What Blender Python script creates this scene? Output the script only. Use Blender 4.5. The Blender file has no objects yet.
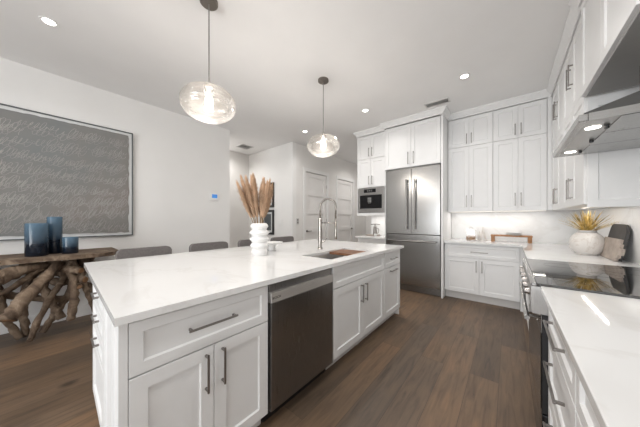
import bpy, bmesh, math, random
from mathutils import Vector, Matrix
random.seed(7)
D = bpy.data
SC = bpy.context.scene
COL = SC.collection
PI = math.pi

# ------------------------------------------------------------ camera, world, large lights, exposure
cam = D.cameras.new('camera')
cam.sensor_width = 36.0
cam.lens = 230.0 * 36.0 / 640.0
cam.shift_y = 5.5 / 640.0
cam.clip_start = 0.02
camo = D.objects.new('camera', cam)
COL.objects.link(camo)
camo.location = (0, 0, 1.27)
camo.rotation_euler = (PI / 2, 0, math.atan(189.0 / 230.0))
SC.camera = camo

w = D.worlds.new('world')
SC.world = w
w.use_nodes = True
wb = w.node_tree.nodes['Background']
wb.inputs[0].default_value = (0.85, 0.93, 1.0, 1)
wb.inputs[1].default_value = 1.6

SC.view_settings.view_transform = 'Standard'
SC.view_settings.look = 'None'
SC.view_settings.gamma = 1.0
SC.view_settings.use_curve_mapping = False
SC.view_settings.exposure = 0.21


def area(name, loc, rot, sx, sy, power, color=(1, 1, 1), spread=PI, shape='RECTANGLE'):
    l = D.lights.new(name, 'AREA')
    l.shape = shape
    l.size = sx
    l.size_y = sy
    l.energy = power
    l.color = color
    l.spread = spread
    o = D.objects.new(name, l)
    COL.objects.link(o)
    o.location = loc
    o.rotation_euler = rot
    return o


# daylight lamp added in the unseen rear window, tilted up to brighten the ceiling
area('added_rear_daylight', (-1.0, -4.30, 1.35), (math.radians(108), 0, 0), 3.0, 2.0, 125, (0.97, 0.985, 1.0))
CAN_POWER = 6.0
BULB_POWER = 12.0

# ------------------------------------------------------------ materials


def newmat(name):
    m = D.materials.new(name)
    m.use_nodes = True
    nt = m.node_tree
    return m, nt, nt.nodes['Principled BSDF']


def nd(nt, t, **kw):
    n = nt.nodes.new(t)
    for k, v in kw.items():
        setattr(n, k, v)
    return n


def coords(nt, scale=(1, 1, 1), rot=(0, 0, 0)):
    tc = nd(nt, 'ShaderNodeTexCoord')
    mp = nd(nt, 'ShaderNodeMapping')
    mp.inputs['Scale'].default_value = scale
    mp.inputs['Rotation'].default_value = rot
    nt.links.new(tc.outputs['Object'], mp.inputs['Vector'])
    return mp.outputs['Vector']


def noise(nt, vec, scale, detail=3, rough=0.5, dist=0.0):
    n = nd(nt, 'ShaderNodeTexNoise')
    n.inputs['Scale'].default_value = scale
    n.inputs['Detail'].default_value = detail
    n.inputs['Roughness'].default_value = rough
    n.inputs['Distortion'].default_value = dist
    nt.links.new(vec, n.inputs['Vector'])
    return n.outputs[0]


def ramp(nt, fac, stops):
    r = nd(nt, 'ShaderNodeValToRGB')
    els = r.color_ramp.elements
    while len(els) < len(stops):
        els.new(0.5)
    for e, (p, c) in zip(els, stops):
        e.position = p
        e.color = (c[0], c[1], c[2], 1)
    nt.links.new(fac, r.inputs[0])
    return r.outputs[0]


def bump(nt, bsdf, h, strength=0.1, dist=0.01):
    b = nd(nt, 'ShaderNodeBump')
    b.inputs['Strength'].default_value = strength
    b.inputs['Distance'].default_value = dist
    nt.links.new(h, b.inputs['Height'])
    nt.links.new(b.outputs[0], bsdf.inputs['Normal'])


def simple(name, col, rough=0.5, metal=0.0, var=0.06, nscale=8.0, bmp=0.0, scale=(1, 1, 1), coat=0.0):
    m, nt, b = newmat(name)
    v = coords(nt, scale)
    n = noise(nt, v, nscale, 4)
    c1 = tuple(max(0, c * (1 - var)) for c in col)
    c2 = tuple(min(1, c * (1 + var)) for c in col)
    nt.links.new(ramp(nt, n, [(0.3, c1), (0.7, c2)]), b.inputs['Base Color'])
    b.inputs['Roughness'].default_value = rough
    b.inputs['Metallic'].default_value = metal
    if coat:
        b.inputs['Coat Weight'].default_value = coat
        b.inputs['Coat Roughness'].default_value = 0.08
    if bmp:
        bump(nt, b, n, bmp, 0.005)
    return m


def brushed(name, col, rough, scale):
    m, nt, b = newmat(name)
    v = coords(nt, scale)
    n = noise(nt, v, 6, 5, 0.7)
    c1 = tuple(c * 0.93 for c in col)
    c2 = tuple(min(1, c * 1.06) for c in col)
    nt.links.new(ramp(nt, n, [(0.3, c1), (0.7, c2)]), b.inputs['Base Color'])
    b.inputs['Metallic'].default_value = 1.0
    rr = ramp(nt, n, [(0.3, (rough * 0.85,) * 3), (0.7, (rough * 1.2,) * 3)])
    nt.links.new(rr, b.inputs['Roughness'])
    bump(nt, b, n, 0.03, 0.001)
    return m


def emit(name, col, s):
    m, nt, b = newmat(name)
    b.inputs['Base Color'].default_value = (*col, 1)
    b.inputs['Emission Color'].default_value = (*col, 1)
    b.inputs['Emission Strength'].default_value = s
    return m


M = {}
M['wall'] = simple('wall_paint', (0.80, 0.793, 0.78), 0.75, var=0.012, nscale=3)
M['hallwall'] = simple('hall_wall_paint', (0.77, 0.755, 0.735), 0.75, var=0.012, nscale=3)
M['ceil'] = simple('ceiling_paint', (0.84, 0.835, 0.83), 0.85, var=0.012, nscale=3)
M['trim'] = simple('trim_paint', (0.80, 0.795, 0.785), 0.4, var=0.01)
M['cab'] = simple('cabinet_paint', (0.82, 0.82, 0.818), 0.38, var=0.01)
M['doorpaint'] = simple('door_paint', (0.80, 0.785, 0.77), 0.42, var=0.01)
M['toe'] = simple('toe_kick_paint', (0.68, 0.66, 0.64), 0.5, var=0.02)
M['steel'] = brushed('brushed_steel', (0.385, 0.38, 0.372), 0.24, (2, 2, 90))
M['brightsteel'] = brushed('pale_satin_steel', (0.78, 0.765, 0.745), 0.45, (2, 2, 40))
M['hoodside'] = simple('dark_hood_steel', (0.075, 0.073, 0.07), 0.45, 0.5, 0.06)
M['sheet'] = simple('grey_sheet', (0.33, 0.325, 0.315), 0.5, 0, 0.03)
M['cookglass'] = simple('ceramic_cooktop_glass', (0.012, 0.012, 0.012), 0.03, 0, 0.03)
M['cookglass'].node_tree.nodes['Principled BSDF'].inputs['IOR'].default_value = 2.1
M['ring'] = simple('burner_ring', (0.05, 0.05, 0.05), 0.2)
M['stroke'] = simple('pale_paint_stroke', (0.36, 0.35, 0.335), 0.8, 0, 0.12, 20)
M['steelv'] = brushed('brushed_steel_vertical', (0.40, 0.39, 0.38), 0.30, (90, 90, 1.5))
M['dwsteel'] = brushed('dishwasher_steel', (0.27, 0.262, 0.255), 0.30, (60, 60, 1.2))
M['nickel'] = simple('brushed_nickel', (0.30, 0.28, 0.265), 0.32, 1.0, 0.05)
M['chrome'] = simple('faucet_nickel', (0.36, 0.335, 0.31), 0.25, 1.0, 0.03)
M['black'] = simple('black_plastic', (0.012, 0.012, 0.013), 0.35, 0, 0.1)
M['blackglass'] = simple('black_glass', (0.010, 0.010, 0.011), 0.05, 0, 0.05)
M['bronze'] = simple('pendant_bronze', (0.17, 0.148, 0.13), 0.4, 0.3, 0.05)
M['cord'] = simple('pendant_rod', (0.27, 0.255, 0.24), 0.4, 0.6, 0.05)
M['vent'] = simple('vent_metal', (0.62, 0.61, 0.60), 0.5, 0, 0.02)
M['ventdark'] = simple('vent_shadow', (0.40, 0.395, 0.39), 0.7)
M['white'] = simple('white_ceramic', (0.86, 0.855, 0.845), 0.5, 0, 0.015)
M['frame'] = simple('frame_dark', (0.075, 0.085, 0.09), 0.45)
M['mat'] = simple('artwork_mount', (0.62, 0.63, 0.63), 0.8, var=0.03)
M['fabric'] = simple('grey_fabric', (0.185, 0.17, 0.165), 0.95, 0, 0.12, 60, 0.3)
M['legdark'] = simple('dark_leg', (0.035, 0.032, 0.03), 0.45)
M['wood'] = simple('honey_wood', (0.33, 0.155, 0.06), 0.5, 0, 0.35, 5, 0.1, (2, 14, 14))
M['board'] = simple('walnut_board', (0.20, 0.088, 0.040), 0.45, 0, 0.3, 6, 0.1, (16, 2, 16))
M['greyboard'] = simple('charcoal_board', (0.055, 0.052, 0.05), 0.6, 0, 0.25, 5, 0.1, (10, 2, 2))
M['paleboard'] = simple('pale_grey_board', (0.39, 0.33, 0.285), 0.65, 0, 0.18, 6, 0.2, (10, 2, 2))
M['biscuit'] = simple('brown_biscuits', (0.36, 0.22, 0.12), 0.8, 0, 0.3, 40)
M['plant'] = None
M['lens'] = emit('lamp_lens', (1.0, 0.96, 0.90), 9.0)
M['hoodlens'] = emit('hood_lamp_lens', (1.0, 0.94, 0.86), 5.0)
M['led'] = emit('led_strip_lens', (1.0, 0.93, 0.84), 1.5)
M['bulb'] = emit('bulb_glow', (1.0, 0.92, 0.82), 7.0)
M['bluescreen'] = emit('thermostat_screen', (0.05, 0.20, 0.52), 0.55)
M['stainsink'] = simple('sink_steel', (0.85, 0.84, 0.82), 0.5, 1.0, 0.08)


def mk_quartz(name, rough):
    m, nt, b = newmat(name)
    v = coords(nt, (1, 1, 1), (0.2, 0.1, 0.6))
    n1 = noise(nt, v, 0.9, 6, 0.55, 1.6)
    vein = ramp(nt, n1, [(0.0, (0.835, 0.833, 0.828)), (0.46, (0.835, 0.833, 0.828)), (0.50, (0.785, 0.777, 0.765)),
                         (0.52, (0.835, 0.833, 0.828)), (1.0, (0.85, 0.845, 0.835))])
    nt.links.new(vein, b.inputs['Base Color'])
    b.inputs['Roughness'].default_value = rough
    return m


M['quartz'] = mk_quartz('white_quartz', 0.05)
M['splash'] = mk_quartz('satin_stone', 0.42)


def mk_floor():
    m, nt, b = newmat('oak_planks')
    tc = nd(nt, 'ShaderNodeTexCoord')
    mp = nd(nt, 'ShaderNodeMapping')
    mp.inputs['Rotation'].default_value = (0, 0, PI / 2)
    mp.inputs['Location'].default_value = (0.35, 0.06, 0)
    nt.links.new(tc.outputs['Object'], mp.inputs['Vector'])
    br = nd(nt, 'ShaderNodeTexBrick')
    br.offset = 0.37
    br.inputs['Scale'].default_value = 1.0
    br.inputs['Mortar Size'].default_value = 0.0016
    br.inputs['Mortar Smooth'].default_value = 0.3
    br.inputs['Bias'].default_value = 0.0
    br.inputs['Brick Width'].default_value = 1.9
    br.inputs['Row Height'].default_value = 0.19
    br.inputs['Color1'].default_value = (0, 0, 0, 1)
    br.inputs['Color2'].default_value = (1, 1, 1, 1)
    br.inputs['Mortar'].default_value = (0.5, 0.5, 0.5, 1)
    nt.links.new(mp.outputs[0], br.inputs['Vector'])
    sep = nd(nt, 'ShaderNodeSeparateColor')
    nt.links.new(br.outputs['Color'], sep.inputs[0])
    # per-plank shift of the grain
    mul = nd(nt, 'ShaderNodeVectorMath', operation='MULTIPLY')
    nt.links.new(tc.outputs['Object'], mul.inputs[0])
    mul.inputs[1].default_value = (14, 1.3, 1)
    add = nd(nt, 'ShaderNodeVectorMath', operation='ADD')
    nt.links.new(mul.outputs[0], add.inputs[0])
    sc = nd(nt, 'ShaderNodeVectorMath', operation='SCALE')
    nt.links.new(br.outputs['Color'], sc.inputs[0])
    sc.inputs['Scale'].default_value = 17.0
    nt.links.new(sc.outputs[0], add.inputs[1])
    g = noise(nt, add.outputs[0], 2.2, 6, 0.6, 0.8)
    big = noise(nt, tc.outputs['Object'], 1.1, 3)
    plank = ramp(nt, sep.outputs[0], [(0.0, (0.104, 0.073, 0.050)), (0.35, (0.150, 0.101, 0.064)), (0.7, (0.190, 0.123, 0.075)), (1.0, (0.125, 0.093, 0.068))])
    grain = ramp(nt, g, [(0.25, (0.55, 0.55, 0.57)), (0.5, (1, 1, 1)), (0.8, (1.35, 1.28, 1.2))])
    mx = nd(nt, 'ShaderNodeMix', data_type='RGBA', blend_type='MULTIPLY')
    mx.inputs['Factor'].default_value = 1.0
    nt.links.new(plank, mx.inputs['A'])
    nt.links.new(grain, mx.inputs['B'])
    mx2 = nd(nt, 'ShaderNodeMix', data_type='RGBA', blend_type='MULTIPLY')
    mx2.inputs['Factor'].default_value = 1.0
    nt.links.new(mx.outputs['Result'], mx2.inputs['A'])
    nt.links.new(ramp(nt, big, [(0.35, (0.82, 0.84, 0.88)), (0.65, (1.15, 1.1, 1.04))]), mx2.inputs['B'])
    # knots
    vo = nd(nt, 'ShaderNodeTexVoronoi')
    vo.inputs['Scale'].default_value = 2.3
    mk = nd(nt, 'ShaderNodeMapping')
    mk.inputs['Scale'].default_value = (1.0, 0.75, 1)
    nt.links.new(tc.outputs['Object'], mk.inputs[0])
    nt.links.new(mk.outputs[0], vo.inputs['Vector'])
    kn = ramp(nt, vo.outputs['Distance'], [(0.0, (0.25, 0.25, 0.27)), (0.05, (0.35, 0.35, 0.36)), (0.12, (1, 1, 1))])
    mx3 = nd(nt, 'ShaderNodeMix', data_type='RGBA', blend_type='MULTIPLY')
    mx3.inputs['Factor'].default_value = 0.8
    nt.links.new(mx2.outputs['Result'], mx3.inputs['A'])
    nt.links.new(kn, mx3.inputs['B'])
    seam = nd(nt, 'ShaderNodeMix', data_type='RGBA', blend_type='MIX')
    nt.links.new(br.outputs['Fac'], seam.inputs['Factor'])
    nt.links.new(mx3.outputs['Result'], seam.inputs['A'])
    seam.inputs['B'].default_value = (0.07, 0.047, 0.033, 1)
    nt.links.new(seam.outputs['Result'], b.inputs['Base Color'])
    b.inputs['Roughness'].default_value = 0.48
    bump(nt, b, g, 0.06, 0.004)
    return m


M['floor'] = mk_floor()


def mk_art():
    m, nt, b = newmat('grey_scribble_artwork')
    tc = nd(nt, 'ShaderNodeTexCoord')
    sp = nd(nt, 'ShaderNodeSeparateXYZ')
    nt.links.new(tc.outputs['Object'], sp.inputs[0])
    base_n = noise(nt, tc.outputs['Object'], 1.4, 4)
    base = ramp(nt, base_n, [(0.3, (0.185, 0.195, 0.197)), (0.55, (0.215, 0.208, 0.198)), (0.75, (0.235, 0.208, 0.195))])
    nt.links.new(base, b.inputs['Base Color'])
    b.inputs['Roughness'].default_value = 0.8
    bump(nt, b, noise(nt, tc.outputs['Object'], 30, 4), 0.3, 0.006)
    return m


M['art'] = mk_art()


def mk_bluevase(zmax):
    m, nt, b = newmat('blue_gradient_glass')
    tc = nd(nt, 'ShaderNodeTexCoord')
    sp = nd(nt, 'ShaderNodeSeparateXYZ')
    nt.links.new(tc.outputs['Object'], sp.inputs[0])
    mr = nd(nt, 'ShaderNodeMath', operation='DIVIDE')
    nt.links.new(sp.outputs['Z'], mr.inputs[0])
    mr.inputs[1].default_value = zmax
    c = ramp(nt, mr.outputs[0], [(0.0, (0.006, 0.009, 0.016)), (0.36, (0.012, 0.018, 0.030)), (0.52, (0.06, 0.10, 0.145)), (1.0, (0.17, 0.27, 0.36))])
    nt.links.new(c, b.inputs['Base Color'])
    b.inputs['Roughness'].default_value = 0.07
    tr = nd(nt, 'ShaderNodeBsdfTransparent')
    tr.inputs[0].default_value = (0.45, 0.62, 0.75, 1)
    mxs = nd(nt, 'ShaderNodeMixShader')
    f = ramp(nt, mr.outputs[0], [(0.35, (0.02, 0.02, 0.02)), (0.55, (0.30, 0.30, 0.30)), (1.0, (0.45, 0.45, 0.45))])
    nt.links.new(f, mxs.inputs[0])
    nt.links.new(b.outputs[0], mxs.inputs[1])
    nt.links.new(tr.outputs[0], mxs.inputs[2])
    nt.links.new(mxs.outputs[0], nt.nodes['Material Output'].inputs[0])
    return m


def mk_thin_glass(name, tint, rough=0.03, milk=0.0, base=0.08, edge=0.75):
    m, nt, b = newmat(name)
    nt.nodes.remove(b)
    tr = nd(nt, 'ShaderNodeBsdfTransparent')
    tr.inputs[0].default_value = (*tint, 1)
    gl = nd(nt, 'ShaderNodeBsdfGlossy')
    gl.inputs['Roughness'].default_value = rough
    lw = nd(nt, 'ShaderNodeLayerWeight')
    lw.inputs['Blend'].default_value = 0.35
    md = nd(nt, 'ShaderNodeMath', operation='MULTIPLY_ADD')
    nt.links.new(lw.outputs['Fresnel'], md.inputs[0])
    md.inputs[1].default_value = edge
    md.inputs[2].default_value = base
    v = coords(nt)
    n = noise(nt, v, 9, 3, 0.5, 0.6)
    bp = nd(nt, 'ShaderNodeBump')
    bp.inputs['Strength'].default_value = 0.35 if milk else 0.02
    bp.inputs['Distance'].default_value = 0.01
    nt.links.new(n, bp.inputs['Height'])
    nt.links.new(bp.outputs[0], gl.inputs['Normal'])
    mx = nd(nt, 'ShaderNodeMixShader')
    nt.links.new(md.outputs[0], mx.inputs[0])
    nt.links.new(tr.outputs[0], mx.inputs[1])
    nt.links.new(gl.outputs[0], mx.inputs[2])
    out = mx.outputs[0]
    if milk:
        tl = nd(nt, 'ShaderNodeBsdfTranslucent')
        tl.inputs[0].default_value = (0.95, 0.90, 0.84, 1)
        mf = ramp(nt, n, [(0.35, (milk * 0.45,) * 3), (0.7, (milk * 1.4,) * 3)])
        mm = nd(nt, 'ShaderNodeMixShader')
        nt.links.new(mf, mm.inputs[0])
        nt.links.new(out, mm.inputs[1])
        nt.links.new(tl.outputs[0], mm.inputs[2])
        out = mm.outputs[0]
    nt.links.new(out, nt.nodes['Material Output'].inputs[0])
    return m


M['pendantglass'] = mk_thin_glass('pendant_glass', (0.96, 0.935, 0.90), 0.05, 0.045)
M['jarglass'] = mk_thin_glass('jar_glass', (0.95, 0.94, 0.93), 0.03, base=0.02, edge=0.22)
M['pane'] = mk_thin_glass('window_glass', (0.97, 0.98, 0.98), 0.02, base=0.03)


def mk_root():
    m, nt, b = newmat('weathered_root_wood')
    v = coords(nt, (5, 5, 5))
    n = noise(nt, v, 1.6, 6, 0.65, 1.0)
    c = ramp(nt, n, [(0.2, (0.02, 0.013, 0.009)), (0.40, (0.082, 0.052, 0.033)), (0.56, (0.19, 0.135, 0.092)), (0.76, (0.34, 0.265, 0.195))])
    nt.links.new(c, b.inputs['Base Color'])
    b.inputs['Roughness'].default_value = 0.85
    bump(nt, b, n, 0.6, 0.02)
    return m


M['root'] = mk_root()
M['rootcut'] = simple('sawn_root_wood', (0.16, 0.082, 0.036), 0.7, 0, 0.35, 14, 0.3)
M['pampas'] = simple('dried_pampas', (0.60, 0.41, 0.275), 0.95, 0, 0.2, 12)
M['pampasstem'] = simple('dried_stem', (0.33, 0.22, 0.12), 0.9, 0, 0.2, 12)


def mk_plant():
    m, nt, b = newmat('golden_grass')
    tc = nd(nt, 'ShaderNodeTexCoord')
    n = noise(nt, tc.outputs['Object'], 24, 3)
    c = ramp(nt, n, [(0.3, (0.15, 0.13, 0.03)), (0.47, (0.47, 0.31, 0.075)), (0.65, (0.80, 0.60, 0.24))])
    nt.links.new(c, b.inputs['Base Color'])
    b.inputs['Roughness'].default_value = 0.5
    return m


M['plant'] = mk_plant()


def mk_stonevase():
    m, nt, b = newmat('veined_stoneware')
    v = coords(nt, (1, 1, 1), (0.3, 0.9, 0.2))
    n1 = noise(nt, v, 4, 4, 0.5, 2.2)
    c = ramp(nt, n1, [(0.0, (0.66, 0.62, 0.59)), (0.47, (0.71, 0.68, 0.65)), (0.5, (0.60, 0.55, 0.51)), (0.53, (0.71, 0.68, 0.65)), (1, (0.74, 0.72, 0.70))])
    nt.links.new(c, b.inputs['Base Color'])
    b.inputs['Roughness'].default_value = 0.4
    return m


M['stonevase'] = mk_stonevase()

# ------------------------------------------------------------ object helpers
ORG = {}


def tag(o, label=None, cat=None, group=None, kind=None):
    if label:
        o['label'] = label
    if cat:
        o['category'] = cat
    if group:
        o['group'] = group
    if kind:
        o['kind'] = kind
    return o


def thing(name, label, cat, loc, group=None, kind=None):
    o = D.objects.new(name, None)
    o.empty_display_size = 0.05
    COL.objects.link(o)
    o.location = loc
    ORG[o] = Vector(loc)
    return tag(o, label, cat, group, kind)


def obj(name, bm, mat, parent=None, org=None, smooth=False, label=None):
    """bm holds world coordinates; the mesh is stored relative to its origin."""
    if parent is not None:
        po = ORG[parent]
        off = po
        loc = Vector((0, 0, 0))
    else:
        if org is None:
            xs = [v.co for v in bm.verts]
            lo = Vector([min(c[i] for c in xs) for i in range(3)])
            hi = Vector([max(c[i] for c in xs) for i in range(3)])
            org = ((lo.x + hi.x) / 2, (lo.y + hi.y) / 2, lo.z)
        off = Vector(org)
        loc = off
    bmesh.ops.translate(bm, verts=bm.verts, vec=-off)
    bmesh.ops.recalc_face_normals(bm, faces=bm.faces)
    me = D.meshes.new(name)
    bm.to_mesh(me)
    bm.free()
    if smooth:
        for p in me.polygons:
            p.use_smooth = True
    me.materials.append(M[mat] if isinstance(mat, str) else mat)
    o = D.objects.new(name, me)
    COL.objects.link(o)
    o.location = loc
    if parent is not None:
        o.parent = parent
    ORG[o] = Vector(off)
    if label:
        o['label'] = label
    return o


def struct(name, bm, mat, parent=None, **k):
    o = obj(name, bm, mat, parent, **k)
    if parent is None:
        o['kind'] = 'structure'
    return o


def box(bm, x0, x1, y0, y1, z0, z1, bev=0.0, seg=2):
    a, b_ = min(x0, x1), max(x0, x1)
    c, d = min(y0, y1), max(y0, y1)
    e, f = min(z0, z1), max(z0, z1)
    vs = [bm.verts.new(p) for p in [(a, c, e), (b_, c, e), (b_, d, e), (a, d, e), (a, c, f), (b_, c, f), (b_, d, f), (a, d, f)]]
    fs = [bm.faces.new([vs[i] for i in q]) for q in [(0, 3, 2, 1), (4, 5, 6, 7), (0, 1, 5, 4), (1, 2, 6, 5), (2, 3, 7, 6), (3, 0, 4, 7)]]
    if bev > 0:
        es = set(e_ for f_ in fs for e_ in f_.edges)
        bmesh.ops.bevel(bm, geom=list(es), offset=bev, segments=seg, affect='EDGES', profile=0.5)
    return bm


def B(*a, **k):
    return box(bmesh.new(), *a, **k)


def lathe(bm, cx, cy, prof, seg=32, sx=1.0, sy=1.0):
    rings = []
    for r, z in prof:
        if r < 1e-5:
            rings.append([bm.verts.new((cx, cy, z))])
        else:
            rings.append([bm.verts.new((cx + r * sx * math.cos(2 * PI * i / seg), cy + r * sy * math.sin(2 * PI * i / seg), z)) for i in range(seg)])
    for a, b_ in zip(rings, rings[1:]):
        for i in range(seg):
            j = (i + 1) % seg
            if len(a) == 1 and len(b_) == 1:
                continue
            if len(a) == 1:
                bm.faces.new((a[0], b_[i], b_[j]))
            elif len(b_) == 1:
                bm.faces.new((a[i], a[j], b_[0]))
            else:
                bm.faces.new((a[i], a[j], b_[j], b_[i]))
    return bm


def tube(bm, pts, rad, seg=8, cap=True, flat=1.0):
    pts = [Vector(p) for p in pts]
    if not isinstance(rad, (list, tuple)):
        rad = [rad] * len(pts)
    rings = []
    up = Vector((0.13, 0.21, 0.97))
    prev = None
    for i, p in enumerate(pts):
        t = (pts[min(i + 1, len(pts) - 1)] - pts[max(i - 1, 0)]).normalized()
        if prev is None:
            s = t.cross(up)
            if s.length < 0.1:
                s = t.cross(Vector((1, 0, 0)))
        else:
            s = prev - t * prev.dot(t)
        s.normalize()
        prev = s
        n = s.cross(t)
        rings.append([bm.verts.new(p + (s * math.cos(2 * PI * k / seg) + n * flat * math.sin(2 * PI * k / seg)) * rad[i]) for k in range(seg)])
    for a, b_ in zip(rings, rings[1:]):
        for i in range(seg):
            j = (i + 1) % seg
            bm.faces.new((a[i], a[j], b_[j], b_[i]))
    if cap:
        bm.faces.new(list(reversed(rings[0])))
        bm.faces.new(rings[-1])
    return bm


def disc(bm, cx, cy, z0, z1, r, seg=24):
    return lathe(bm, cx, cy, [(0, z0), (r, z0), (r, z1), (0, z1)], seg)


def smoothpath(pts, n=6):
    """Catmull-Rom"""
    P = [Vector(p) for p in pts]
    out = []
    for i in range(len(P) - 1):
        p0, p1, p2, p3 = P[max(i - 1, 0)], P[i], P[i + 1], P[min(i + 2, len(P) - 1)]
        for k in range(n):
            t = k / n
            out.append(0.5 * ((2 * p1) + (-p0 + p2) * t + (2 * p0 - 5 * p1 + 4 * p2 - p3) * t * t + (-p0 + 3 * p1 - 3 * p2 + p3) * t ** 3))
    out.append(P[-1])
    return out


def interp(vals, n):
    out = []
    m = len(vals) - 1
    for i in range(n):
        t = i / (n - 1) * m
        k = min(int(t), m - 1)
        out.append(vals[k] + (vals[k + 1] - vals[k]) * (t - k))
    return out


class Face:
    """A vertical plane: u runs along the front, n points out of it."""

    def __init__(s, o, U, N):
        s.o = Vector(o)
        s.U = Vector(U)
        s.N = Vector(N)

    def p(s, u, n, z):
        v = s.o + s.U * u + s.N * n
        return (v.x, v.y, s.o.z + z)

    def box(s, bm, u0, u1, n0, n1, z0, z1, bev=0.0):
        vs = [bm.verts.new(s.p(u, n, z)) for z in (z0, z1) for u, n in ((u0, n0), (u1, n0), (u1, n1), (u0, n1))]
        fs = [bm.faces.new([vs[i] for i in q]) for q in [(0, 3, 2, 1), (4, 5, 6, 7), (0, 1, 5, 4), (1, 2, 6, 5), (2, 3, 7, 6), (3, 0, 4, 7)]]
        if bev > 0:
            es = set(e for f in fs for e in f.edges)
            bmesh.ops.bevel(bm, geom=list(es), offset=bev, segments=2, affect='EDGES', profile=0.5)
        return bm



def shaker_bm(F, u0, u1, z0, z1, t=0.02, rail=0.06, rec=0.010, n=0.0, panels=None):
    bm = bmesh.new()
    c = 0.0016

    def ring(i, nn):
        return [bm.verts.new(F.p(a, nn, b)) for a, b in [(u0 + i, z0 + i), (u1 - i, z0 + i), (u1 - i, z1 - i), (u0 + i, z1 - i)]]
    back = ring(0, n - t)
    r1 = ring(0, n - c)
    r2 = ring(c, n)
    bm.faces.new(back)
    rs = [back, r1, r2]
    if panels is None:
        rs += [ring(rail, n), ring(rail + 0.005, n - rec)]
    for a, b in zip(rs, rs[1:]):
        for i in range(4):
            j = (i + 1) % 4
            bm.faces.new((a[i], a[j], b[j], b[i]))
    bm.faces.new(rs[-1])
    return bm


def slab_bm(F, u0, u1, z0, z1, t=0.02, n=0.0):
    return F.box(bmesh.new(), u0, u1, n - t, n, z0, z1, 0.0016)


def handle_bm(F, mode, uc, zc, L, out=0.034, r=0.0047):
    bm = bmesh.new()
    h = L / 2
    e = 0.0006
    if mode == 'v':
        F.box(bm, uc - r, uc + r, out - 2 * r, out, zc - h, zc + h, 0.002)
        for s in (-1, 1):
            F.box(bm, uc - r * 1.15, uc + r * 1.15, e, out - r, zc + s * (h - 0.012) - r, zc + s * (h - 0.012) + r, 0.001)
    else:
        F.box(bm, uc - h, uc + h, out - 2 * r, out, zc - r, zc + r, 0.002)
        for s in (-1, 1):
            F.box(bm, uc + s * (h - 0.012) - r, uc + s * (h - 0.012) + r, e, out - r, zc - r * 1.15, zc + r * 1.15, 0.001)
    return bm


def cabinet(label, F, w_, depth, z0, z1, fronts, toe=0.0, cat='cabinet', name='cabinet', side_panel=None):
    """fronts: (kind, u0, u1, z0, z1, handle or None)"""
    c = F.p(w_ / 2, -depth / 2, 0)
    t = thing(name, label, cat, (c[0], c[1], F.o.z + (0 if toe else z0)))
    bm = bmesh.new()
    F.box(bm, 0.0008, w_ - 0.0008, -depth, -0.0215, z0, z1)
    obj('body', bm, 'cab', t)
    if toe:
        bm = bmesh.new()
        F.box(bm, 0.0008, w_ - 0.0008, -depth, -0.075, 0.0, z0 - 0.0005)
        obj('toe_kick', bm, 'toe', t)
    for kind, u0, u1, a, b, hd in fronts:
        rail = 0.06 if (b - a) > 0.22 else 0.045
        d = obj(kind, shaker_bm(F, u0, u1, a, b, rail=rail), 'cab', t)
        if hd:
            obj('handle', handle_bm(F, *hd), 'nickel', d)
    return t


# ------------------------------------------------------------ room shell
H = 3.05
XL, XR, YB, YR = -4.32, 0.80, 4.80, -4.50

struct('floor', B(-5.9, XR + 0.12, YR - 0.12, 7.4, -0.06, 0.0), 'floor', org=(0, 0, 0))
struct('ceiling', B(-5.9, XR + 0.12, YR - 0.12, 7.4, H, H + 0.08), 'ceil')
# left wall
bm = bmesh.new()
for a in [(YR - 0.12, 2.41, 0, H)]:
    box(bm, XL - 0.12, XL, a[0], a[1], a[2], a[3])
struct('wall_left', bm, 'wall')
struct('wall_right', B(XR, XR + 0.12, YR - 0.12, YB + 0.12, 0, H), 'wall')
struct('wall_back', B(-2.42, XR, YB, YB + 0.12, 0, H), 'wall')
bm = bmesh.new()
for a in [(XL, -2.6, 0, H), (0.6, XR, 0, H), (-2.6, 0.6, 2.4, H), (-2.6, 0.6, 0, 0.3)]:
    box(bm, a[0], a[1], YR - 0.12, YR, a[2], a[3])
struct('wall_rear', bm, 'wall')
# hall beyond the left wall
struct('wall_hall_near', B(-5.72, XL - 0.12, 2.29, 2.41, 0, H), 'hallwall')
struct('wall_hall_left', B(-5.72, -5.60, 2.41, 3.69, 0, H), 'hallwall')
struct('wall_hall_far', B(-5.72, -3.85, 3.69, 3.81, 0, H), 'wall')
# corridor wall with two door openings
DO = [(4.13, 4.98), (5.50, 6.35)]
DH = 2.44
bm = bmesh.new()
for y0, y1, z0, z1 in [(3.81, DO[0][0], 0, H), (DO[0][1], DO[1][0], 0, H), (DO[1][1], 7.2, 0, H), (DO[0][0], DO[0][1], DH, H), (DO[1][0], DO[1][1], DH, H)]:
    box(bm, -3.97, -3.85, y0, y1, z0, z1)
struct('wall_corridor', bm, 'hallwall')
struct('wall_corridor_end', B(-3.97, -2.30, 7.2, 7.32, 0, H), 'hallwall')
struct('wall_corridor_right', B(-2.42, -2.30, YB + 0.12, 7.2, 0, H), 'hallwall')

# baseboards
struct('baseboard_left', B(XL, XL + 0.016, YR, 2.41, 0, 0.14, bev=0.004), 'trim')
struct('baseboard_hall', B(-5.58, -3.85, 3.674, 3.69, 0, 0.14, bev=0.004), 'trim')
bm = bmesh.new()
for y0, y1 in [(3.69, DO[0][0] - 0.095), (DO[0][1] + 0.095, DO[1][0] - 0.095), (DO[1][1] + 0.095, 7.18)]:
    box(bm, -3.85, -3.834, y0, y1, 0, 0.14, 0.004)
struct('baseboard_corridor', bm, 'trim')

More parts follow.
